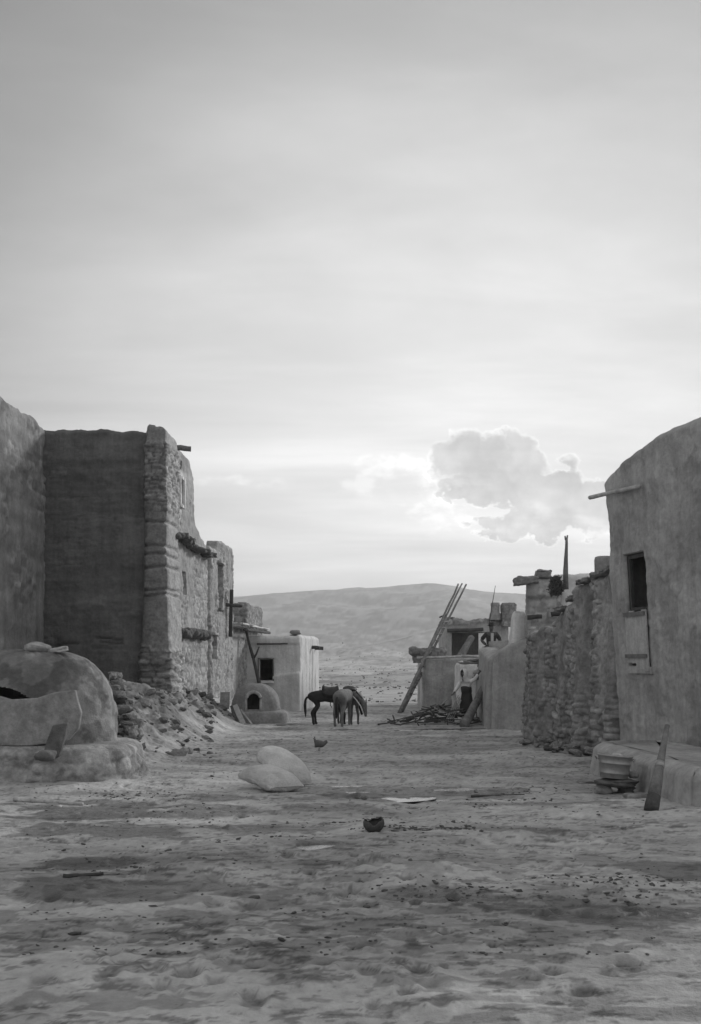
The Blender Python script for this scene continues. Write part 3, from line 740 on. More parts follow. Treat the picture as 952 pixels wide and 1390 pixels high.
def horse(loc, rz, sc, coat, label, head='down', saddle=False, pack=False, legs=(0, 0, 0, 0)):
    root = empty('horse', loc, label, 'horse', 'animals standing together in the street'); root.rotation_euler = (0, 0, rz); root.scale = (sc,)*3
    J = {'pel': ((-.45, 0, 1.14), (.27, .25)), 'rump': ((-.72, 0, 1.12), (.19, .2)), 'tailh': ((-.86, 0, 1.06), .07), 'loin': ((-.12, 0, 1.13), (.29, .25)),
         'chest': ((.25, 0, 1.10), (.30, .27)), 'wither': ((.5, 0, 1.17), (.26, .2))}
    E = [('pel', 'rump'), ('rump', 'tailh'), ('pel', 'loin'), ('loin', 'chest'), ('chest', 'wither')]
    if head == 'down': N = [((.78, 0, 1.12), (.15, .10)), ((.99, 0, 1.0), (.105, .07)), ((1.13, 0, .86), (.085, .07)), ((1.17, 0, .70), (.105, .085)), ((1.22, 0, .46), (.055, .05)), ((1.235, 0, .38), (.052, .05))]
    else: N = [((.80, 0, 1.30), (.15, .11)), ((1.0, 0, 1.45), (.12, .085)), ((1.13, 0, 1.50), (.11, .085)), ((1.24, 0, 1.40), (.10, .08)), ((1.42, 0, 1.22), (.06, .055)), ((1.47, 0, 1.16), (.05, .055))]
    pv = 'wither'
    for i, (p, r) in enumerate(N): J['n%d' % i] = (p, r); E.append((pv, 'n%d' % i)); pv = 'n%d' % i
    for s, q in ((1, 0), (-1, 1)):
        o_ = legs[q]
        L = [('hip', (-.56, .13*s, .92), (.15, .12)), ('stif', (-.45+o_*.3, .15*s, .76), (.11, .09)), ('hock', (-.70+o_, .14*s, .48), (.072, .058)), ('can', (-.66+o_, .14*s, .30), .046), ('fet', (-.65+o_, .14*s, .13), .05), ('hoof', (-.60+o_, .14*s, .035), .055)]
        pv = 'pel'
        for (k, p, r) in L: J[k+str(q)] = (p, r); E.append((pv, k+str(q))); pv = k+str(q)
        o_ = legs[q+2]
        L = [('sh', (.38, .13*s, .88), (.13, .1)), ('elb', (.36+o_*.2, .14*s, .70), (.085, .07)), ('kn', (.41+o_, .14*s, .44), (.066, .055)), ('fc', (.40+o_, .14*s, .27), .044), ('ff', (.39+o_, .14*s, .12), .048), ('fh', (.43+o_, .14*s, .035), .055)]
        pv = 'chest'
        for (k, p, r) in L: J[k+str(q)] = (p, r); E.append((pv, k+str(q))); pv = k+str(q)
    pn = Vector(N[2][0])
    for s in (-1, 1):
        J['e%d' % s] = (tuple(pn+Vector((.02, .07*s, .06))), .025); J['f%d' % s] = (tuple(pn+Vector((-.02 if head == 'down' else .0, .10*s, .17))), .02); J['g%d' % s] = (tuple(pn+Vector((-.04, .11*s, .24))), .006)
        E += [('n2', 'e%d' % s), ('e%d' % s, 'f%d' % s), ('f%d' % s, 'g%d' % s)]
    skin_obj('body', J, E, coat, root, 2, 'pel')
    skin_obj('tail', {'a': ((-.84, 0, 1.10), .04), 'b': ((-.93, 0, .98), .05), 'c': ((-.95, 0, .75), .065), 'd': ((-.93, .01, .5), .05), 'e': ((-.92, .01, .32), .015)}, [('a', 'b'), ('b', 'c'), ('c', 'd'), ('d', 'e')], M['dark_hair'], root, 2)
    b = MB(); nn = [Vector((.55, 0, 1.36))]+[Vector(p)+Vector((-.07 if head == 'down' else -.06, 0, .09)) for p, r in N[:3]]
    b.tube(nn, [.03, .05, .05, .03], n=8, flat=1.0); local(b, 'mane', M['dark_hair'], root)
    if saddle:
        b = MB(); V = []; n = 16
        for i in range(n+1):
            x = -.28+.6*i/n; zt = 1.41+.07*max(0, (x-.12)/.2)**2*(x < .33)+.09*max(0, (-x-.02)/.26)**2
            for j in range(13):
                a = math.pi*(j/12)*1.1-.05*math.pi; rr = .29
                V.append((x, rr*math.cos(a), zt-.27+.27*math.sin(a)))
        Fc = [(i*13+j, i*13+j+1, (i+1)*13+j+1, (i+1)*13+j) for i in range(n) for j in range(12)]
        b.add(V, Fc); o = local(b, 'saddle', M['leather'], root); sd = o.modifiers.new('s', 'SOLIDIFY'); sd.thickness = .05; sd.offset = 1
        b = MB(); b.tube([(.05, .30, 1.2), (.06, .33, .9), (.06, .32, .72), (.1, .32, .7), (.1, .32, .66)], .015, n=6); local(b, 'stirrup', M['leather'], root)
    if pack:
        b = MB()
        for x in (-.12, .25):
            b.tube([(x+.28*0, .34*math.cos(a), 1.08+.34*math.sin(a)) for a in [k*math.pi/12 for k in range(-1, 14)]], .026, n=6)
        b.tube([(.25, -.3, 1.3), (.5, -.27, 1.28), (.8, -.18, 1.05), (1.05, -.12, .8), (1.2, -.1, .55)], .022, n=6)
        b.tube([(.25, .3, 1.3), (.5, .27, 1.28), (.8, .18, 1.05), (1.05, .12, .8), (1.2, .1, .55)], .022, n=6); local(b, 'harness', M['strap'], root)
        b = MB(); b.rock((.06, 0, 1.42), (.3, .27, .12), rot=(0, 0, 0), sub=3, seed=4); local(b, 'saddle_pad', M['leather'], root)
    return root
def HL(px, d): x = (px-476)*d/F; return (x, d, g(x, d)-.015)
horse(HL(448, 32.9), R(8), .84, M['dark_hair'], 'dark saddled horse seen from the side, leftmost of the animals', 'down', saddle=True, legs=(.12, .0, .05, .14))
horse(HL(466, 32.2), R(76), .86, M['grey_hair'], 'grey horse standing with its rump to the viewer, in the middle', 'down', legs=(.0, -.06, .04, -.04))
horse(HL(474, 33.0), R(-58), .80, M['brown_hair'], 'brown horse in pale harness straps with its head down, rightmost', 'down', pack=True, legs=(-.05, .06, .06, 0))

def person(loc, rz, label, sc, arms, clothes, lean=0.0, hat=None, female=False):
    root = empty('person', loc, label, 'person'); root.rotation_euler = (0, 0, rz); root.scale = (sc,)*3
    # faces -Y locally; x to its left
    l = lean
    J = {'pel': ((0, 0, .95), (.15, .11)), 'wai': ((0, -.04*l, 1.10), (.13, .1)), 'che': ((0, -.14*l, 1.32), (.17, .115)), 'nb': ((0, -.2*l, 1.46), (.075, .065)), 'nk': ((0, -.22*l-.01, 1.53), .055),
         'hd': ((0, -.26*l-.03, 1.61), (.092, .10)), 'hu': ((0, -.27*l-.02, 1.69), (.105, .115)), 'ht': ((0, -.27*l-.01, 1.76), (.075, .085)), 'no': ((0, -.27*l-.128, 1.63), .014)}
    E = [('pel', 'wai'), ('wai', 'che'), ('che', 'nb'), ('nb', 'nk'), ('nk', 'hd'), ('hd', 'hu'), ('hu', 'ht'), ('hd', 'no')]
    for s, a in ((1, arms[0]), (-1, arms[1])):
        sh, el, wr, ha = [Vector(q) for q in a]; k = 'L' if s > 0 else 'R'
        J['s'+k] = (tuple(sh), .062); J['e'+k] = (tuple(el), .045); J['w'+k] = (tuple(wr), .03); J['h'+k] = (tuple(ha), (.038, .022))
        E += [('che', 's'+k), ('s'+k, 'e'+k), ('e'+k, 'w'+k), ('w'+k, 'h'+k)]
        d = (ha-wr).normalized(); sd = d.cross(Vector((0, 1, .2))).normalized()
        for f in range(5):
            off = sd*(.02*(f-1.5)) if f < 4 else -sd*.045
            ln = (.05, .058, .054, .042, .03)[f]
            J['f%s%d' % (k, f)] = (tuple(ha+off+d*.03), .010); J['g%s%d' % (k, f)] = (tuple(ha+off*1.15+d*(.03+ln)+Vector((0, -.015, 0))), .008)
            E += [('h'+k, 'f%s%d' % (k, f)), ('f%s%d' % (k, f), 'g%s%d' % (k, f))]
        J['hi'+k] = ((.09*s, 0, .88), .085); J['kn'+k] = ((.1*s, -.02, .5), .058); J['an'+k] = ((.1*s, .02, .09), .042); J['he'+k] = ((.1*s, .0, .045), .042); J['to'+k] = ((.11*s, -.15, .035), (.042, .028))
        E += [('pel', 'hi'+k), ('hi'+k, 'kn'+k), ('kn'+k, 'an'+k), ('an'+k, 'he'+k), ('he'+k, 'to'+k)]
    skin_obj('body', J, E, M['skin'], root, 2, 'pel')
    def shell(name, keys, edges, grow, m):
        K = {}
        for k in keys:
            p, r = J[k]; r = r if isinstance(r, tuple) else (r, r); K[k] = (p, (r[0]+grow, r[1]+grow))
        skin_obj(name, K, edges, m, root, 2, keys[0])
    for c in clothes:
        if c[0] == 'shirt': shell('shirt', ['che', 'wai', 'pel', 'nb', 'sL', 'eL', 'wL', 'sR', 'eR', 'wR'], [('pel', 'wai'), ('wai', 'che'), ('che', 'nb'), ('che', 'sL'), ('sL', 'eL'), ('eL', 'wL'), ('che', 'sR'), ('sR', 'eR'), ('eR', 'wR')], .022, M[c[1]])
        if c[0] == 'vest': shell('jacket', ['che', 'wai', 'pel', 'sL', 'eL', 'sR', 'eR'], [('pel', 'wai'), ('wai', 'che'), ('che', 'sL'), ('che', 'sR'), ('sL', 'eL'), ('sR', 'eR')], .034, M[c[1]])
        if c[0] == 'bodice': shell('bodice', ['che', 'wai', 'pel'], [('pel', 'wai'), ('wai', 'che')], .065, M[c[1]])
        if c[0] == 'apron':     # pale cloth hanging from the forward arm
            b = MB(); b.tube([(-.26, -.34, 1.12), (-.29, -.36, .9), (-.27, -.33, .62), (-.29, -.34, .42)], [.05, .09, .10, .11], n=12, jit=.12, flat=.35); local(b, 'hanging_cloth', M[c[1]], root)
        if c[0] == 'trousers': shell('trousers', ['pel', 'hiL', 'knL', 'anL', 'hiR', 'knR', 'anR'], [('pel', 'hiL'), ('hiL', 'knL'), ('knL', 'anL'), ('pel', 'hiR'), ('hiR', 'knR'), ('knR', 'anR')], .03, M[c[1]])
        if c[0] == 'dress':
            b = MB(); V = []; n = 30; prof = [(.155, .12, 1.16), (.18, .14, 1.0), (.21, .17, .8), (.235, .2, .55), (.25, .22, .35), (.245, .215, .345)]
            for (rx, ry, z) in prof:
                for j in range(n):
                    a = 2*math.pi*j/n; w = 1+.06*math.sin(a*7)*(1.16-z); V.append((rx*w*math.cos(a), ry*w*math.sin(a)-.03*l, z))
            b.add(V, [(i*n+(j+1) % n, i*n+j, (i+1)*n+j, (i+1)*n+(j+1) % n) for i in range(5) for j in range(n)]); local(b, 'dress', M[c[1]], root)
        if c[0] == 'strip':    # front panel of shirt between jacket edges
            b = MB(); b.box((0, -.16-.1*l, 1.24), (.10, .03, .42), rot=(.1, 0, 0)); local(b, 'shirt_front', M[c[1]], root)
        if c[0] == 'shawl':
            b = MB(); V = []; n = 26; hx = Vector(J['hu'][0])
            prof = [(.02, .02, 1.83), (.10, .12, 1.80), (.125, .145, 1.72), (.12, .14, 1.62), (.125, .12, 1.53), (.19, .15, 1.45), (.215, .165, 1.37)]
            for (rx, ry, z) in prof:
                for j in range(n+1):
                    a = -math.pi/2+.55+(2*math.pi-1.1)*j/n if 1.55 < z < 1.79 else -math.pi/2+.12+(2*math.pi-.24)*j/n
                    yy = hx.y if z > 1.5 else J['che'][0][1]
                    V.append((rx*math.cos(a), yy+ry*math.sin(a), z+(.02*math.sin(a*3) if z < 1.3 else 0)))
            b.add(V, [(i*(n+1)+j, i*(n+1)+j+1, (i+1)*(n+1)+j+1, (i+1)*(n+1)+j) for i in range(len(prof)-1) for j in range(n)])
            o = local(b, 'shawl', M[c[1]], root); sd = o.modifiers.new('s', 'SOLIDIFY'); sd.thickness = .018
    if hat:
        b = MB(); hx = J['hu'][0]; V, Fc = lathe([(.155, .0), (.16, .008), (.10, .02), (.098, .09), (.08, .12), (.01, .115)], (hx[0], hx[1], 1.735), n=24); b.add(V, Fc); local(b, 'hat', M['cloth_dark'], root)
    else:
        b = MB(); hx = Vector(J['hu'][0]); b.rock(hx+Vector((0, .025, .01)), (.088, .095, .1), rot=(0, 0, 0), sub=3, seed=2); local(b, 'hair', M['cloth_dark'], root)
    for s in (-1, 1):
        b = MB(); b.rock(Vector(J['hd'][0])+Vector((s*.03, -.088, .03)), (.012, .008, .008), rot=(0, 0, 0), sub=1, seed=1); local(b, 'eye', M['cloth_dark'], root)
    b = MB(); b.box(Vector(J['hd'][0])+Vector((0, -.093, -.045)), (.045, .01, .012)); local(b, 'mouth', M['brown_hair'], root)
    return root
# woman by the firewood, one arm raised to the wall, the other down at the sticks
wx = (634-476)*34/F
person((wx, 34, g(wx, 34)), R(-38), 'woman in white shawl and dark dress standing by the firewood heap, one arm raised', .98,
       (((.17, -.10, 1.40), (.30, .02, 1.48), (.42, .04, 1.66), (.46, .04, 1.72)), ((-.17, -.12, 1.40), (-.25, -.24, 1.18), (-.24, -.42, 1.04), (-.24, -.48, .99))),
       [('shirt', 'cloth_white'), ('bodice', 'cloth_dark'), ('dress', 'cloth_dark'), ('shawl', 'cloth_white'), ('apron', 'cloth_pale')], lean=.6)
b = MB()
for s in range(4):
    b.log(PG(604+s*3, 33.6, .04), P(622+s*1.5, 944+s*2, 33.7), .022, .018, n=6, seg=4)
tag(b.build('stick_bundle', M['paleb']), 'pale sticks standing upright in a bundle at the woman\'s hand', 'sticks')
mx = (667-476)*37.4/F
person((mx, 37.4, 1.66), R(5), 'man in dark hat and open jacket standing on the terrace, hands on hips', .98,
       (((.19, 0, 1.42), (.36, .06, 1.20), (.22, -.06, 1.02), (.17, -.09, .99)), ((-.19, 0, 1.42), (-.36, .06, 1.20), (-.22, -.06, 1.02), (-.17, -.09, .99))),
       [('shirt', 'cloth_mid'), ('vest', 'cloth_dark'), ('strip', 'cloth_pale'), ('trousers', 'cloth_dark')], hat=True)

# chicken
cx, cd = (434-476)*23/F, 23.0
ch = empty('chicken', (cx, cd, g(cx, cd)), 'small dark chicken standing alone in the street', 'chicken'); ch.rotation_euler = (0, 0, R(160))
J = {'b': ((0, 0, .19), (.075, .085)), 'r': ((-.09, 0, .2), (.05, .06)), 't': ((-.14, 0, .235), (.02, .045)), 'tt': ((-.185, 0, .27), (.008, .035)), 'c': ((.07, 0, .2), (.055, .06)), 'n': ((.11, 0, .26), .03), 'h': ((.12, 0, .315), .026), 'bk': ((.155, 0, .31), .008)}
skin_obj('body', J, [('b', 'r'), ('r', 't'), ('t', 'tt'), ('b', 'c'), ('c', 'n'), ('n', 'h'), ('h', 'bk')], M['feather'], ch, 2, 'b')
for s in (-1, 1):
    b = MB(); b.tube([(0, .035*s, .14), (.01, .035*s, .07), (0, .035*s, .01)], .009, n=6).tube([(-.02, .035*s, .008), (.045, .035*s, .006)], .007, n=5).tube([(0, .035*s, .008), (.035, .06*s, .006)], .006, n=5); local(b, 'leg', M['paleb'], ch)
b = MB(); b.rock((.115, 0, .345), (.02, .005, .014), rot=(0, 0, 0), sub=1); local(b, 'comb', M['brown_hair'], ch)

# ================================================================ RIGHT SIDE
tr = empty('terraced_house', (4.5, 46, 0), 'two-level adobe house with a wide dark opening on its upper terrace, behind the tall ladder', 'house')
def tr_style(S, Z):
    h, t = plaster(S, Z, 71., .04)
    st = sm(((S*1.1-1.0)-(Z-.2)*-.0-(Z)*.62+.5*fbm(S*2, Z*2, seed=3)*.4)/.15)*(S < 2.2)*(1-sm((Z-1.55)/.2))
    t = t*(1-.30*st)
    t = t*np.where(S > 20, 1.4, 1.0)  # lit edge on the left side painted as a lighter tone
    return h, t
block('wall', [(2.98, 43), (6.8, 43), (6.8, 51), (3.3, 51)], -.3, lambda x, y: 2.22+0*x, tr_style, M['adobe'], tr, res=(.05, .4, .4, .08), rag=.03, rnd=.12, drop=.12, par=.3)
b = MB(); b.log((2.75, 42.95, 2.20), (5.6, 42.8, 2.30), .06, .05, seg=10); b.log((4.6, 42.7, 2.30), (6.0, 42.7, 2.22), .05, .05); b.build('edge_pole', M['wood_pale'], tr)
block('parapet', [(2.72, 44), (4.1, 44), (4.1, 44.5), (2.72, 44.5)], 2.0, lambda x, y: 2.62+0*x, lambda S, Z: stone(S, Z, 73., .15, .3, .05), M['stone_dark'], tr, res=(.06,), rag=.05, par=.12, drop=.05)
b = MB(); b.rock((2.68, 43.9, 2.50), (.24, .3, .2), rot=(0, 0, 0), sub=3); b.build('parapet_knob', M['stone_dark'], tr)
def up_style(S, Z):
    pl = plaster(S, Z, 75., .035); st = stone(S, Z, 76., .13, .28, .07)
    m = sm((Z-3.72+.1*fbm(S*2, Z, seed=2))/.1); h, t = blend(pl, st, m); return h, t*(1-.18*m)
block('upper_wall', [(4.42, 48), (7.4, 48), (7.4, 54), (4.6, 54)], 1.9, lambda x, y: 4.10+0*x, up_style, M['adobe'], tr, res=(.05, .4, .4, .1), rag=.09, rnd=.08,
      openings=[(0, .30, 1.88, 2.35, 3.42, .4)])
b = MB(); b.log((4.5, 47.9, 3.50), (6.15, 47.85, 3.56), .085, .08, seg=8); b.build('lintel', M['wood_dark'], tr)
b = MB(); b.box((6.12, 47.95, 2.88), (.34, .12, 1.02), jit=.008, sub=3); b.build('doorpost', M['adobe_light'], tr)
b = MB(); V, Fc = lathe([(.3, 0), (.26, .3), (.2, .34), (.2, .62), (.22, .68), (.2, .8), (.14, .8), (.14, .5), (.01, .45)], (6.72, 47.9, 4.0), n=18); b.add(V, Fc); b.build('chimney', M['oven'], tr)
block('chimney', [(7.05, 47.6), (7.65, 47.6), (7.65, 48.4), (7.05, 48.4)], 3.7, lambda x, y: 4.78+0*x, lambda S, Z: stone(S, Z, 77., .14, .25, .05), M['stone_dark'], tr, res=(.06,), rag=.04, par=.15)
b = MB(); b.log(P(664, 850, 45), P(672.5, 795, 45), .022, .012, n=6); tag(b.build('pole', M['wood_dark']), 'thin bare pole standing on the roof behind the man', 'pole')
b = MB(); b.log(P(620, 900, 45), P(640, 866, 46.5), .17, .15, n=12, seg=6, wob=0); tag(b.build('log', M['wood']), 'thick log leaning across the dark opening of the upper terrace', 'log')

# long ladder
lad = empty('ladder', (1.95, 41, 0), 'very long pole ladder leaning up over the terraced house, tips against the sky', 'ladder')
def lp(a, b_, t): return Vector(a).lerp(Vector(b_), t)
A0, A1 = P(542, 969, 40.6), P(622.5, 793, 46.0); B0, B1 = P(546, 966, 41.6), P(633, 793, 47.6); C0, C1 = P(560, 930, 42.0), P(627.5, 792, 46.8)
for (a, b_, r0) in ((A0, A1, .078), (B0, B1, .078)):
    b = MB(); b.log(a, b_, r0, .04, n=9, seg=12, wob=.003); b.build('rail', M['wood'], lad)
b = MB(); b.log(C0, C1, .06, .035, n=8, seg=10, wob=.003); tag(b.build('pole', M['wood']), 'extra pole lying against the long ladder between its rails', 'pole')
for i in range(13):
    t = .08+i*.05; b = MB(); b.log(lp(A0, A1, t)-Vector((.04, .06, 0)), lp(B0, B1, t)+Vector((.04, .06, 0)), .03, .03, n=7, seg=2); b.build('rung', M['wood'], lad)
b = MB(); b.log(P(597, 838, 44.5), P(607, 834, 45.6), .035, .03, n=7, seg=3); b.build('crosspiece', M['wood_dark'], lad)

# pilaster, terrace wall, man's parapet
pil = empty('adobe_buttress', (4.2, 37.2, 0), 'pale plastered buttress directly behind the woman', 'buttress')
block('wall', [(3.84, 37.0), (4.62, 37.0), (4.62, 38.2), (3.84, 38.2)], -.2, lambda x, y: 2.05+0*x, lambda S, Z: plaster(S, Z, 81., .05), M['adobe_light'], pil, res=(.05,), rag=.05, rnd=.1, batter=.08, par=.2, drop=.05)
tb = empty('terrace_wall', (4.8, 38, 0), 'rough stone and adobe terrace wall below the standing man', 'wall')
def tb_style(S, Z):
    pl = plaster(S, Z, 83., .06); st = stone(S, Z, 84., .2, .4, .09)
    return blend(pl, st, sm((Z-1.35+.3*fbm(S, Z, seed=4))/.1))
block('wall', [(4.5, 36.2), (5.6, 36.2), (5.6, 43.2), (4.5, 43.2)], -.2, lambda x, y: 1.78+0*x, tb_style, M['adobe'], tb, res=(.045, .3, .3, .1), rag=.06, rnd=.09, par=.2, drop=.05)
block('parapet', [(4.72, 35.9), (5.35, 35.9), (5.35, 36.5), (4.72, 36.5)], 1.6, lambda x, y: 2.25+0*x, lambda S, Z: plaster(S, Z, 85., .07), M['adobe_light'], tb, res=(.05,), rag=.05, rnd=.1, par=.15, drop=.05)
b = MB()
for (px, py, w, hh) in ((648, 897, .45, .07), (655, 903, .3, .08), (667, 905, .4, .1), (658, 911, .35, .06), (651, 921, .45, .06), (640, 899, .5, .06), (630, 900, .3, .05)):
    b.rock(P(px, py, 35.9), (w*.6, .25, hh), rot=(0, .05, .1), sub=3)
b.build('coping_stones', M['rock'], tb)
# leaning timbers
b = MB(); b.log(PG(630, 31.9, .05), P(664, 920, 35.0), .16, .10, n=10, seg=8, wob=.004); tag(b.build('log', M['wood']), 'thick dark log leaning from the ground up to the terrace wall, right of the woman', 'log')
b = MB(); b.box(P(661.5, 940, 35.4)+Vector((0, 0, -.1)), (.14, .14, 1.9), jit=.01, sub=3); tag(b.build('post', M['wood_dark']), 'dark upright post under the terrace, behind the leaning log', 'post')
b = MB(); b.log(P(645, 918, 35.5), P(664, 914, 35.7), .06, .05); tag(b.build('beam', M['wood_dark']), 'short dark beam end jutting from the terrace wall near the raised hand', 'beam')

# firewood: each stick its own
rs = random.Random(11)
for i in range(95):
    u = rs.random(); px = 522+128*u if rs.random() < .35 else rs.gauss(600, 24); px = min(max(px, 520), 655)
    d = rs.uniform(33.2, 34.8); x = (px-476)*d/F; hgt = .5*math.exp(-((px-603)/34)**2)+.08
    z = g(x, d)+rs.random()*hgt; a = rs.uniform(0, 3.14); ln = rs.uniform(.3, .95); tl = rs.gauss(0, .22)
    dv = Vector((math.cos(a), math.sin(a)*.7, tl)).normalized()*ln/2; c = Vector((x, d, z+.04))
    p1, p2 = c-dv, c+dv
    for p in (p1, p2): p.z = max(p.z, g(p.x, p.y)+.02)
    b = MB(); b.log(p1, p2, rs.uniform(.015, .04), rs.uniform(.01, .025), n=6, seg=4, wob=.05)
    tag(b.build('firewood_stick', M['brush'] if rs.random() < .82 else M['paleb']), 'crooked firewood stick in the heap at the foot of the terraced house', 'stick', 'sticks in the firewood heap')

# rounded adobe buttress
rb = empty('adobe_wall', (5, 33, 0), 'smooth rounded adobe wall between the leaning log and the rough stone wall', 'wall')
block('wall', [(4.22, 31.5), (5.55, 30.9), (6.2, 36), (4.5, 36.2)], -.2, lambda x, y: np.interp(x+.04*(y-31), [4.2, 4.5, 4.8, 5.1, 6], [2.15, 2.45, 2.66, 2.78, 2.8]),
      lambda S, Z: (lambda a: (a[0], a[1]*1.0))(plaster(S, Z, 91., .05)), M['adobe'], rb, res=(.05, .3, .3, .06), rag=.02, rnd=.26, par=.3, drop=.1, batter=.12)
# tapered pale chimney breast and upper rooms behind
ur = empty('adobe_house', (6.4, 32, 2.5), 'upper adobe room with an overhanging cornice stone, behind the rough stone wall', 'house')
def ur_style(S, Z):
    pl = plaster(S, Z, 93., .06); st = stone(S, Z, 94., .14, .35, .05)
    h, t = blend(pl, st, .8*sm((fbm(S*1.5, Z*1.5, seed=14)-.2)/.1)); 
    h = h+.1*sm((Z-3.9)/.05)*(S < .9)+crack(S, Z, 0, 3.85, 1.0, 3.9, .05, .08)
    return h, t
block('wall', [(5.12, 30), (6.15, 30), (6.9, 36), (6.25, 36)], 1.2, lambda x, y: 4.48+0*x, ur_style, M['adobe'], ur, res=(.045, .3, .3, .08), rag=.04, rnd=.09, par=.25)
block('side_wall', [(6.1, 30.4), (9.5, 29.6), (9.5, 33), (6.1, 33)], 1.2, lambda x, y: 4.62+0*x, lambda S, Z: plaster(S, Z, 96., .05), M['adobe_light'], ur, res=(.06, .4, .4, .4), rag=.04, rnd=.09)
b = MB(); b.box((5.10, 30.02, 4.40), (.62, .6, .22), rot=(0, -.06, .05), jit=.035, sub=4); b.build('cornice_stone', M['adobe'] if False else M['rock'], ur)
b = MB(); b.box((5.62, 30.08, 4.60), (.42, .4, .2), rot=(0, .05, 0), jit=.03, sub=3); b.build('coping_stone', M['rock'], ur)
block('buttress', [(4.92, 31.3), (5.36, 31.3), (5.36, 32.6), (5.05, 32.6)], 2.2, lambda x, y: 3.56+0*x, lambda S, Z: plaster(S, Z, 97., .03), M['adobe_light'], ur, res=(.05,), rag=.03, batter=.14, par=.15, drop=.1)
for (px1, px2, py) in ((716, 736, 838), (748, 762, 834)):
    b = MB(); b.log(P(px1, py, 29.8), P(px2, py-1, 29.75), .07, .06, n=8, seg=4); b.build('roof_beam', M['wood_dark'], ur)
for (px, py, w) in ((726, 867, .35), (740, 860, .25), (722, 880, .3)):
    lone_rock(px, py, 27.2, (w*.6, .2, .09), M['rock'], 'pale flat stone on the ledge left of the rough stone wall top', group='flat stones left of the wall top')
b = MB(); b.tube([P(768.5, 800, 29), P(768, 775, 29), P(768.5, 757, 29), P(769.2, 740, 29), P(769.3, 730, 29)], [.08, .072, .052, .04, .036], n=9, jit=.05)
b.tube([P(768.2, 733, 29), P(767.2, 727.5, 29)], [.03, .02], n=6).tube([P(769.6, 733, 29), P(770.6, 726.5, 29)], [.03, .02], n=6)
tag(b.build('post', M['wood']), 'tall forked grey post rising against the sky from the right roofs', 'post')
b = MB(); rs = random.Random(3)
for i in range(420):
    a = rs.uniform(0, 6.3); rr = rs.random()**.5; z = rs.random()
    c = P(755, 795, 28.9)+Vector((math.cos(a)*rr*.2*(1.1-abs(z-.4)), math.sin(a)*rr*.2, (z-.5)*.5)); dv = Vector([rs.uniform(-1, 1) for _ in range(3)]).normalized()*rs.uniform(.03, .1)
    b.tube([c-dv, c+dv], [.008, .014], n=4)
tag(b.build('brush_bundle', M['brush']), 'dark tangled bundle of brush stuck on the roof left of the tall post', 'brush')
V, Fc = lathe([(.20, -.3), (.21, .0), (.215, .2), (.2, .26), (.16, .28), (.15, .24), (.15, .0), (.01, -.05)], P(820, 772, 23.4), n=26); b = MB(); b.add(V, Fc)
tag(b.build('chimney_pot', M['oven']), 'squat round clay chimney pot beside the tall right house', 'chimney pot')

# rough stone wall
sw = empty('stone_wall', (5.6, 24, 0), 'tall ragged dark stone wall with stepped top beside the right house', 'wall')
def sw_style(S, Z):
    st = stone(S+.12*fbm(S*2, Z*3, seed=1), Z+.14*fbm(S*1.3, Z*1.1, seed=2), 101., .13, .28, .075); pl = plaster(S, Z, 102., .09)
    v = vn(S*1.5, Z*.12, seed=4); m = sm((v+.02+.5*fbm(S*2, Z*1.0, seed=5))/.15)*sm((Z-.9)/.8)
    h, t = blend(st, pl, m)
    h = h+.16*vn(S*2.1, Z*.18, seed=7); t = t*(1+.25*vn(S*3.2, Z*.3, seed=17))
    return h, t
def sw_top(x, y): return np.interp(y, [21.5, 22.2, 22.25, 23.0, 23.05, 23.75, 23.8, 24.5, 24.55, 25.0, 25.3], [3.97, 3.95, 3.9, 3.86, 3.80, 3.75, 3.45, 3.4, 3.25, 3.2, 2.8])
block('wall', [(4.98, 25.3), (5.55, 21.5), (7.6, 21.5), (7.6, 25.6)], -.2, sw_top, sw_style, M['stone_dark'], sw, res=(.03, .2, .4, .08), rag=.05, rnd=.08, batter=.12)
b = MB()
for (y, z) in ((21.9, 3.98), (22.5, 3.93), (23.2, 3.85), (24.1, 3.5), (23.5, 3.84), (24.8, 3.3)): b.box((5.06+(25.3-y)*.15, y, z+.0), (.34, random.uniform(.4, .7), .09), rot=(random.uniform(-.08, .08), .05, random.uniform(-.1, .3)), jit=.022, sub=3)
b.build('coping_stones', M['rock'], sw)
sb = empty('stone_wall', (4.8, 26, 0), 'short broken stub of rough stone wall next to the smooth rounded wall', 'wall')
block('wall', [(4.56, 25.6), (5.02, 25.0), (5.4, 27.5), (4.8, 28)], -.2, lambda x, y: 2.92-.5*np.abs(x-4.75), lambda S, Z: blend(stone(S+.1*fbm(S*2, Z*2, seed=9), Z+.16*fbm(S*1.2, Z, seed=10), 105., .12, .26, .07), plaster(S, Z, 106., .08), .8*sm((vn(S*1.6, Z*.4, seed=8)+.4*fbm(S*3, Z*2, seed=11)-.05)/.15)), M['stone_dark'], sb, res=(.03, .2, .3, .05), rag=.1, rnd=.1, batter=.1, par=.12, drop=.1)
for i in range(34):
    y = random.uniform(21.5, 25.5); x = 4.35+(25.3-y)*.15+random.uniform(-.28, .2); s = random.uniform(.06, .15)
    put_rock(x, y, g(x, y)+s*.4+random.random()*.14, s, 'stone at the foot of the rough stone wall', 'stones below the rough stone wall')

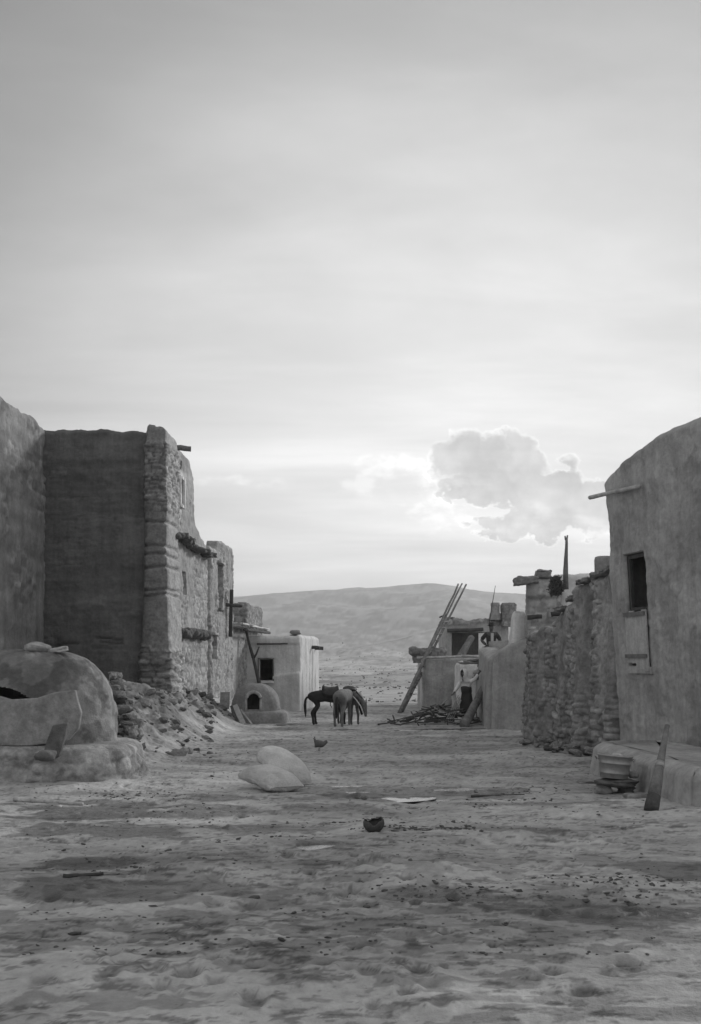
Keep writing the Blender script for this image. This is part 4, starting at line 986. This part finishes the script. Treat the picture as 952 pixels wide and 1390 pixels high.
# ---- right house
rh = empty('adobe_house', (8, 19, 0), 'large smooth plastered house on the right with a deep window and hanging shutter', 'house')
def rh_style(S, Z):
    h, t = plaster(S, Z, 111., .07)
    for q in ((1.75, 1.9, 2.1, .7, 3.), (.3, 4.6, .5, 2.8, 5.), (1.1, 1.8, .9, .6, 7.), (.2, 2.2, .35, .8, 9.), (1.2, 5.2, 1.35, 4.2, 11.), (2.3, 3.4, 2.2, 2.0, 13.)): h = h+crack(S, Z, *q[:4], .014, .035, q[4])
    fl = sm((fbm(S*1.6, Z*1.1, o=5, seed=115)-.12)/.05); h = h-.018*fl; t = t*(1-.16*fl)
    t = t*(1-.12*sm((.9-Z)/.6))
    return h, t
c0, c1 = (5.43, 21.0), (6.40, 16.8)
block('wall', [c0, c1, (11, 16.8), (11, 21)], -.2, lambda x, y: np.interp(y, [16.8, 18.6, 19.4, 20.2, 20.7, 21], [6.25, 6.2, 6.1, 5.98, 5.82, 5.66]), rh_style, M['adobe'], rh,
      res=(.035, .1, .5, .5), lean=(-.055, 0), rag=.025, rnd=.12, openings=[(0, .76, 1.56, 1.95, 4.12, .07)], par=.4)
def rp(s, z, out=0.):    # point on the street face of the right house
    d = Vector((c1[0]-c0[0], c1[1]-c0[1], 0)).normalized(); n = Vector((d.y, -d.x, 0))
    return Vector((c0[0], c0[1], 0))+d*s+n*out+Vector((-.055*(z+.2), 0, z))
b = MB(); b.log(rp(-.35, 5.42, .10), rp(1.75, 5.30, .12), .045, .04, n=8, seg=8, wob=.002); b.build('rain_spout', M['wood_pale'], rh)
def rbox(b, s0, s1, z0, z1, o0, o1):
    V = [rp(s, z, o) for z in (z0, z1) for (s, o) in ((s0, o0), (s1, o0), (s1, o1), (s0, o1))]
    return b.add(V, [(3, 2, 1, 0), (4, 5, 6, 7), (0, 1, 5, 4), (1, 2, 6, 5), (2, 3, 7, 6), (3, 0, 4, 7)])
b = MB(); rbox(b, .78, .84, 1.97, 4.1, -.14, -.075); rbox(b, 1.50, 1.56, 1.97, 4.1, -.14, -.075); rbox(b, .84, 1.5, 4.03, 4.1, -.14, -.075); rbox(b, .84, 1.5, 3.02, 3.08, -.14, -.075); b.build('window_frame', M['wood_dark'], rh, smooth=False)
sh = empty('shutter', (0, 0, 0), '', '') if False else None
b = MB(); k = 0; x0 = .76
shb = MB()
for i in range(5):
    w = (.18, .19, .16, .17, .17)[i]; s0 = x0+.004; s1 = x0+w-.004; x0 += w
    zt = 3.0+random.uniform(-.02, .02); zb = 2.02-.16*(i/4)+random.uniform(-.02, .02)
    V = [rp(s, z, o) for z in (zb, zt) for (s, o) in ((s0, .02+.03*(i/4)), (s1, .02+.03*(i/4)), (s1, .045+.03*(i/4)), (s0, .045+.03*(i/4)))]
    shb.add(V, [(3, 2, 1, 0), (4, 5, 6, 7), (0, 1, 5, 4), (1, 2, 6, 5), (2, 3, 7, 6), (3, 0, 4, 7)])
shut = shb.build('shutter', M['wood_pale'], rh, smooth=False); shut['label'] = 'weathered board shutter covering the lower half of the window'
b = MB(); rbox(b, .78, 1.6, 2.9, 2.98, .08, .10); rbox(b, .78, 1.6, 2.1, 2.17, .08, .10); b.build('batten', M['wood'], shut, smooth=False)
b = MB(); rbox(b, .74, 1.66, 1.80, 1.93, -.1, .06); b.build('sill', M['adobe'], rh, smooth=False)

bn = empty('adobe_bench', (5, 17, 0), 'low rounded adobe bench along the foot of the right house', 'bench')
block('seat', [(4.42, 19.0), (4.55, 13.9), (6.9, 13.9), (5.9, 19.6)], -.2, lambda x, y: .56+0*x, lambda S, Z: plaster(S, Z, 121., .05), M['adobe'], bn, res=(.035, .1, .4, .1), rag=.015, rnd=.14, par=.12, drop=.0, batter=.06)

# tub on its stones
tx, ty = (833-476)*15.7/F, 15.7; tz = g(tx, ty)
tub = empty('washtub', (tx, ty, tz+.23), 'ribbed galvanised metal washtub standing on flat stones before the bench', 'washtub'); tub.rotation_euler = (R(-2), R(5), 0)
b = MB(); V, Fc = lathe([(.01, .012), (.195, .01), (.2, .0), (.205, .01), (.213, .07), (.220, .075), (.222, .085), (.218, .095), (.238, .22), (.246, .225), (.246, .235), (.24, .245), (.254, .33), (.266, .335), (.268, .348), (.258, .355), (.246, .345), (.20, .02), (.01, .015)], (0, 0, 0), n=48); b.add(V, Fc); local(b, 'basin', M['zinc'], tub)
for s in (-1, 1):
    b = MB(); b.tube([(s*.26, -.06, .27), (s*.29, -.055, .31), (s*.295, 0, .32), (s*.29, .055, .31), (s*.26, .06, .27)], .009, n=6); local(b, 'handle', M['zinc'], tub)
b = MB(); b.rock((.06, .03, .31), (.13, .12, .05), sub=3, seed=6); local(b, 'contents', M['cloth_pale'], tub)
def lr(x, y, z, size, m, label, group=None, rot=(0, 0, 0), seed=None):
    b = MB(); b.rock((x, y, z), size, rot=rot, sub=3, seed=seed); return tag(b.build('stone', m), label, 'stone', group)
lr(tx+.05, ty+.02, tz+.165, (.33, .26, .055), M['rock_dark'], 'flat dark stone slab directly under the washtub', rot=(0, .04, .2))
lr(tx-.17, ty, tz+.06, (.11, .14, .09), M['rock'], 'rounded stone propping the left end of the slab under the tub')
lr(tx+.20, ty+.03, tz+.05, (.14, .14, .08), M['rock_dark'], 'dark stone propping the right end of the slab under the tub')
lr(tx+.33, ty+.15, tz+.27, (.08, .09, .06), M['rock'], 'small pale stone wedged between the tub and the bench')
sx = (866-476)*15.0/F; lr(sx+.05, 15.0, g(sx, 15.0)+.03, (.24, .13, .05), M['rock'], 'long flat pale stone on the ground in front of the bench', rot=(0, 0, .15), seed=7)
sx = (796-476)*17.2/F; lr(sx, 17.2, g(sx, 17.2)+.03, (.17, .1, .035), M['rock'], 'small flat stone on the ground left of the bench end', seed=8)
# leaning post at right edge
lpst = empty('wooden_post', (3.97, 13.6, 0), 'tapered wooden post with a dark foot leaning at the right edge of the street', 'post')
A = PG(884, 13.5, .0); B = P(906, 985, 14.3)
b = MB(); b.tube([A.lerp(B, t) for t in (.16, .3, .5, .7, .85, 1)], [.085, .08, .06, .045, .04, .035], n=14, jit=.03); b.build('shaft', M['wood'], lpst)
b = MB(); b.tube([A+Vector((0, 0, .005)), A.lerp(B, .08), A.lerp(B, .17)], [.095, .098, .088], n=14, jit=.03); b.build('foot', M['wood_dark'], lpst)
b = MB(); b.tube([A.lerp(B, .50), A.lerp(B, .56)], [.066, .062], n=14); b.build('collar', M['zinc'], lpst)

# scrub beyond the village
b = MB(); rs = random.Random(9)
pts = []
for i in range(2200):
    d = 55*math.exp(rs.random()*3.0); pts.append((rs.uniform(-.3, .3)*d, d, rs.uniform(.04, .15)*(1+d/300)))
X = np.array([p[0] for p in pts]); Y = np.array([p[1] for p in pts]); Z = gz(X, Y)
for (x, y, s), z in zip(pts, Z): s *= .55+.45*min(1, max(0, (y-60)/120)); b.rock((x, y, z+s*.3), (s*1.3, s, s*.7), sub=1)
tag(b.build('scrub', M['scrub']), 'low scrub dotted over the far valley and slopes', 'scrub', kind='stuff')

# ================================================================ HAZE
b = MB(); x0, x1, y0, y1, z0, z1 = -6700, 6700, -40, 4300, -30, 260
V = [(x, y, z) for z in (z0, z1) for (x, y) in ((x0, y0), (x1, y0), (x1, y1), (x0, y1))]
b.add(V, [(3, 2, 1, 0), (4, 5, 6, 7), (0, 1, 5, 4), (1, 2, 6, 5), (2, 3, 7, 6), (3, 0, 4, 7)])
hm = bpy.data.materials.new('haze_air'); hm.use_nodes = True; nt = hm.node_tree
nt.nodes.remove(nt.nodes['Principled BSDF']); pv = nt.nodes.new('ShaderNodeVolumePrincipled')
pv.inputs['Color'].default_value = (.95, .95, .95, 1); pv.inputs['Density'].default_value = .00032; pv.inputs['Anisotropy'].default_value = .25
nt.links.new(pv.outputs[0], nt.nodes['Material Output'].inputs['Volume'])
tag(b.build('haze', hm, smooth=False), kind='stuff')

# ================================================================ SKY AND LIGHT
SUN_AZ, SUN_EL = 42, 20
w = bpy.data.worlds.new('World'); bpy.context.scene.world = w; w.use_nodes = True
nt = w.node_tree; N = nt.nodes; L = nt.links; bg = N['Background']; bg.inputs['Strength'].default_value = .1
sky = N.new('ShaderNodeTexSky'); sky.sky_type = 'NISHITA'; sky.sun_disc = False; sky.sun_elevation = R(SUN_EL); sky.sun_rotation = R(SUN_AZ); sky.dust_density = 2.0
bw = N.new('ShaderNodeRGBToBW'); L.new(sky.outputs[0], bw.inputs[0])
def mt(op, a, b_=None, c=None, clamp=False):
    n = N.new('ShaderNodeMath'); n.operation = op; n.use_clamp = clamp
    for i, v in enumerate((a, b_, c)):
        if v is None: continue
        if isinstance(v, (int, float)): n.inputs[i].default_value = v
        else: L.new(v, n.inputs[i])
    return n.outputs[0]
def sstep(v, a, b_, c=0., d=1.):
    n = N.new('ShaderNodeMapRange'); n.interpolation_type = 'SMOOTHSTEP'; L.new(v, n.inputs['Value'])
    for k, x in zip(('From Min', 'From Max', 'To Min', 'To Max'), (a, b_, c, d)): n.inputs[k].default_value = x
    return n.outputs[0]
tc = N.new('ShaderNodeTexCoord'); sp = N.new('ShaderNodeSeparateXYZ'); L.new(tc.outputs['Generated'], sp.inputs[0])
X_, Y_, Z_ = sp.outputs
Yp = mt('MAXIMUM', Y_, .02); U = mt('DIVIDE', X_, Yp); Vv = mt('DIVIDE', Z_, Yp)
def comb(a, b_, c=0.):
    n = N.new('ShaderNodeCombineXYZ')
    for i, v in enumerate((a, b_, c)):
        if isinstance(v, (int, float)): n.inputs[i].default_value = v
        else: L.new(v, n.inputs[i])
    return n.outputs[0]
def noise(vec, sc, det=6, rough=.6, dist=0.):
    n = N.new('ShaderNodeTexNoise'); n.inputs['Scale'].default_value = sc; n.inputs['Detail'].default_value = det; n.inputs['Roughness'].default_value = rough; n.inputs['Distortion'].default_value = dist
    L.new(vec, n.inputs['Vector']); return n.outputs['Fac']
# veil of high cloud: brightest round the hidden low sun, duller behind the viewer
sd = Vector((math.sin(R(5))*math.cos(R(5)), math.cos(R(5))*math.cos(R(5)), math.sin(R(5))))
dt = N.new('ShaderNodeVectorMath'); dt.operation = 'DOT_PRODUCT'; L.new(tc.outputs['Generated'], dt.inputs[0]); dt.inputs[1].default_value = sd
ramp = N.new('ShaderNodeValToRGB'); L.new(mt('MULTIPLY_ADD', dt.outputs['Value'], .5, .5), ramp.inputs[0])
cr = ramp.color_ramp; cr.elements[0].position = 0; cr.elements[0].color = (.46,)*3+(1,); cr.elements[1].position = 1; cr.elements[1].color = (.70,)*3+(1,)
for p, v in ((.5, .42), (.75, .30), (.86, .14), (.90, .135), (.935, .235), (.965, .42), (.985, .57)):
    e = cr.elements.new(p); e.color = (v,)*3+(1,)
den = mt('ADD', mt('MAXIMUM', Z_, 0.), .12)
cv = comb(mt('DIVIDE', X_, den), mt('MULTIPLY', mt('DIVIDE', Y_, den), 1.0), 0.)
mp = N.new('ShaderNodeMapping'); L.new(cv, mp.inputs['Vector']); mp.inputs['Scale'].default_value = (.35, .9, 1); mp.inputs['Rotation'].default_value = (0, 0, R(-14))
cir = mt('ADD', sstep(noise(mp.outputs[0], 1.0, 7, .58, .6), .3, .72, -.15, .17), sstep(noise(mp.outputs[0], 3.2, 6, .6, .4), .35, .7, -.06, .07))
veil = mt('MULTIPLY', mt('MULTIPLY', ramp.outputs[0], 10.0), mt('ADD', 1.0, cir))
base = mt('ADD', mt('MULTIPLY', veil, .88), mt('MULTIPLY', mt('MINIMUM', bw.outputs[0], 8.0), .10))
# streaks low down
st = noise(comb(mt('MULTIPLY', U, 2.2), mt('MULTIPLY', Vv, 26.0)), 1.6, 5, .55, .3)
base = mt('MULTIPLY', base, mt('ADD', 1.0, mt('MULTIPLY', sstep(st, .5, .72, 0, .10), sstep(Vv, .02, .25, 1, 0))))
# the cumulus bank low on the right
wn = N.new('ShaderNodeTexNoise'); wn.inputs['Scale'].default_value = 30; wn.inputs['Detail'].default_value = 7; wn.inputs['Roughness'].default_value = .62; L.new(comb(U, Vv), wn.inputs['Vector'])
ws = N.new('ShaderNodeSeparateXYZ'); L.new(wn.outputs['Color'], ws.inputs[0])
Uw = mt('ADD', U, mt('MULTIPLY', mt('SUBTRACT', ws.outputs[0], .5), .036)); Vw = mt('ADD', Vv, mt('MULTIPLY', mt('SUBTRACT', ws.outputs[1], .5), .036))
def blobs(lst, Ux, Vx):
    f = None
    for (px, py, rx, ry) in lst:
        a = mt('DIVIDE', mt('SUBTRACT', Ux, (px-476)/F), rx/F); c = mt('DIVIDE', mt('SUBTRACT', Vx, (900-py)/F), ry/F)
        v = mt('SUBTRACT', 1.0, mt('SQRT', mt('ADD', mt('MULTIPLY', a, a), mt('MULTIPLY', c, c))))
        v = mt('MULTIPLY', v, (rx+ry)/80.)
        f = v if f is None else mt('SMOOTH_MAX', f, v, .06) if hasattr(bpy.types, 'x') else mt('MAXIMUM', f, v)
    return f
cum = blobs([(610, 622, 38, 30), (632, 612, 32, 30), (662, 622, 38, 34), (700, 608, 30, 24), (712, 600, 18, 17), (655, 645, 55, 30), (770, 632, 22, 20), (768, 665, 34, 36), (735, 690, 60, 30), (800, 700, 45, 34), (690, 665, 60, 30), (850, 690, 50, 30), (690, 640, 72, 34), (745, 668, 60, 36), (790, 690, 60, 42), (720, 712, 85, 26), (640, 662, 50, 22)], Uw, Vw)
wisp = blobs([(540, 640, 90, 26), (600, 660, 90, 30), (680, 700, 110, 26), (330, 655, 75, 14), (500, 655, 70, 22), (780, 720, 90, 22), (590, 690, 70, 24), (640, 715, 80, 14)], Uw, Vw)
fn = noise(comb(U, Vv), 60, 6, .6)
bk = noise(comb(U, mt('MULTIPLY', Vv, 1.5)), 30, 6, .62)
wm_ = mt('MULTIPLY', sstep(wisp, .0, .6), sstep(bk, .42, .62))
base = mt('MULTIPLY', base, mt('ADD', 1.0, mt('MULTIPLY', wm_, .20)))
# holes toward the ragged underside
vo = N.new('ShaderNodeTexVoronoi'); vo.feature = 'SMOOTH_F1'; vo.inputs['Scale'].default_value = 46; vo.inputs['Smoothness'].default_value = .25; L.new(comb(Uw, Vw), vo.inputs['Vector'])
cum = mt('ADD', mt('ADD', cum, mt('MULTIPLY', mt('SUBTRACT', .40, vo.outputs['Distance']), .50)), mt('MULTIPLY', mt('SUBTRACT', fn, .5), .45))
lump = noise(comb(Uw, Vw), 20, 5, .55)
cum2 = mt('ADD', cum, mt('MULTIPLY', mt('SUBTRACT', bk, .5), sstep(Vv, .14, .21, 2.6, .3)))
mask = sstep(cum2, -.02, .24); rim = mt('MULTIPLY', sstep(cum2, -.06, .03), sstep(cum2, .02, .24, 1, 0))
body = mt('MULTIPLY', base, mt('ADD', mt('ADD', .64, mt('MULTIPLY', sstep(fn, .3, .7), .07)), mt('ADD', mt('MULTIPLY', sstep(lump, .35, .65), .16), mt('MULTIPLY', sstep(vo.outputs['Distance'], .1, .6), -.05))))
mx1 = mt('ADD', mt('MULTIPLY', base, mt('SUBTRACT', 1.0, mask)), mt('MULTIPLY', body, mask))
fin = mt('MULTIPLY', mx1, mt('ADD', 1.0, mt('MULTIPLY', mt('MULTIPLY', rim, sstep(bk, .38, .62, .1, 1)), .22)))
front = sstep(Y_, .05, .2)
fin = mt('ADD', mt('MULTIPLY', fin, front), mt('MULTIPLY', base, mt('SUBTRACT', 1.0, front)))
cc = N.new('ShaderNodeCombineColor')
for i in range(3): L.new(fin, cc.inputs[i])
L.new(cc.outputs[0], bg.inputs['Color'])
sun = bpy.data.lights.new('sun', 'SUN'); sun.energy = 1.75; sun.angle = R(9); sun.color = (1, 1, 1)
so = bpy.data.objects.new('sun', sun); col.objects.link(so)
dv = Vector((math.sin(R(SUN_AZ))*math.cos(R(SUN_EL)), math.cos(R(SUN_AZ))*math.cos(R(SUN_EL)), math.sin(R(SUN_EL))))
so.rotation_euler = dv.to_track_quat('Z', 'Y').to_euler(); so.location = (20, 20, 30)

cam = bpy.data.cameras.new('camera'); co = bpy.data.objects.new('camera', cam); col.objects.link(co)
co.location = (0, 0, 2); co.rotation_euler = (R(90), 0, 0)
cam.sensor_fit = 'VERTICAL'; cam.sensor_height = 36; cam.lens = 36*F/1390; cam.shift_y = 205/1390; cam.clip_end = 12000; cam.clip_start = .1
sc = bpy.context.scene; sc.camera = co
sc.view_settings.view_transform = 'Standard'; sc.view_settings.look = 'None'; sc.view_settings.gamma = 1; sc.view_settings.exposure = .7
sc.cycles.volume_step_rate = 5
sc.cycles.max_bounces = 5; sc.cycles.diffuse_bounces = 3; sc.cycles.glossy_bounces = 2; sc.cycles.volume_bounces = 0; sc.cycles.transmission_bounces = 2; sc.cycles.transparent_max_bounces = 4
w.cycles.sampling_method = 'MANUAL'; w.cycles.sample_map_resolution = 512
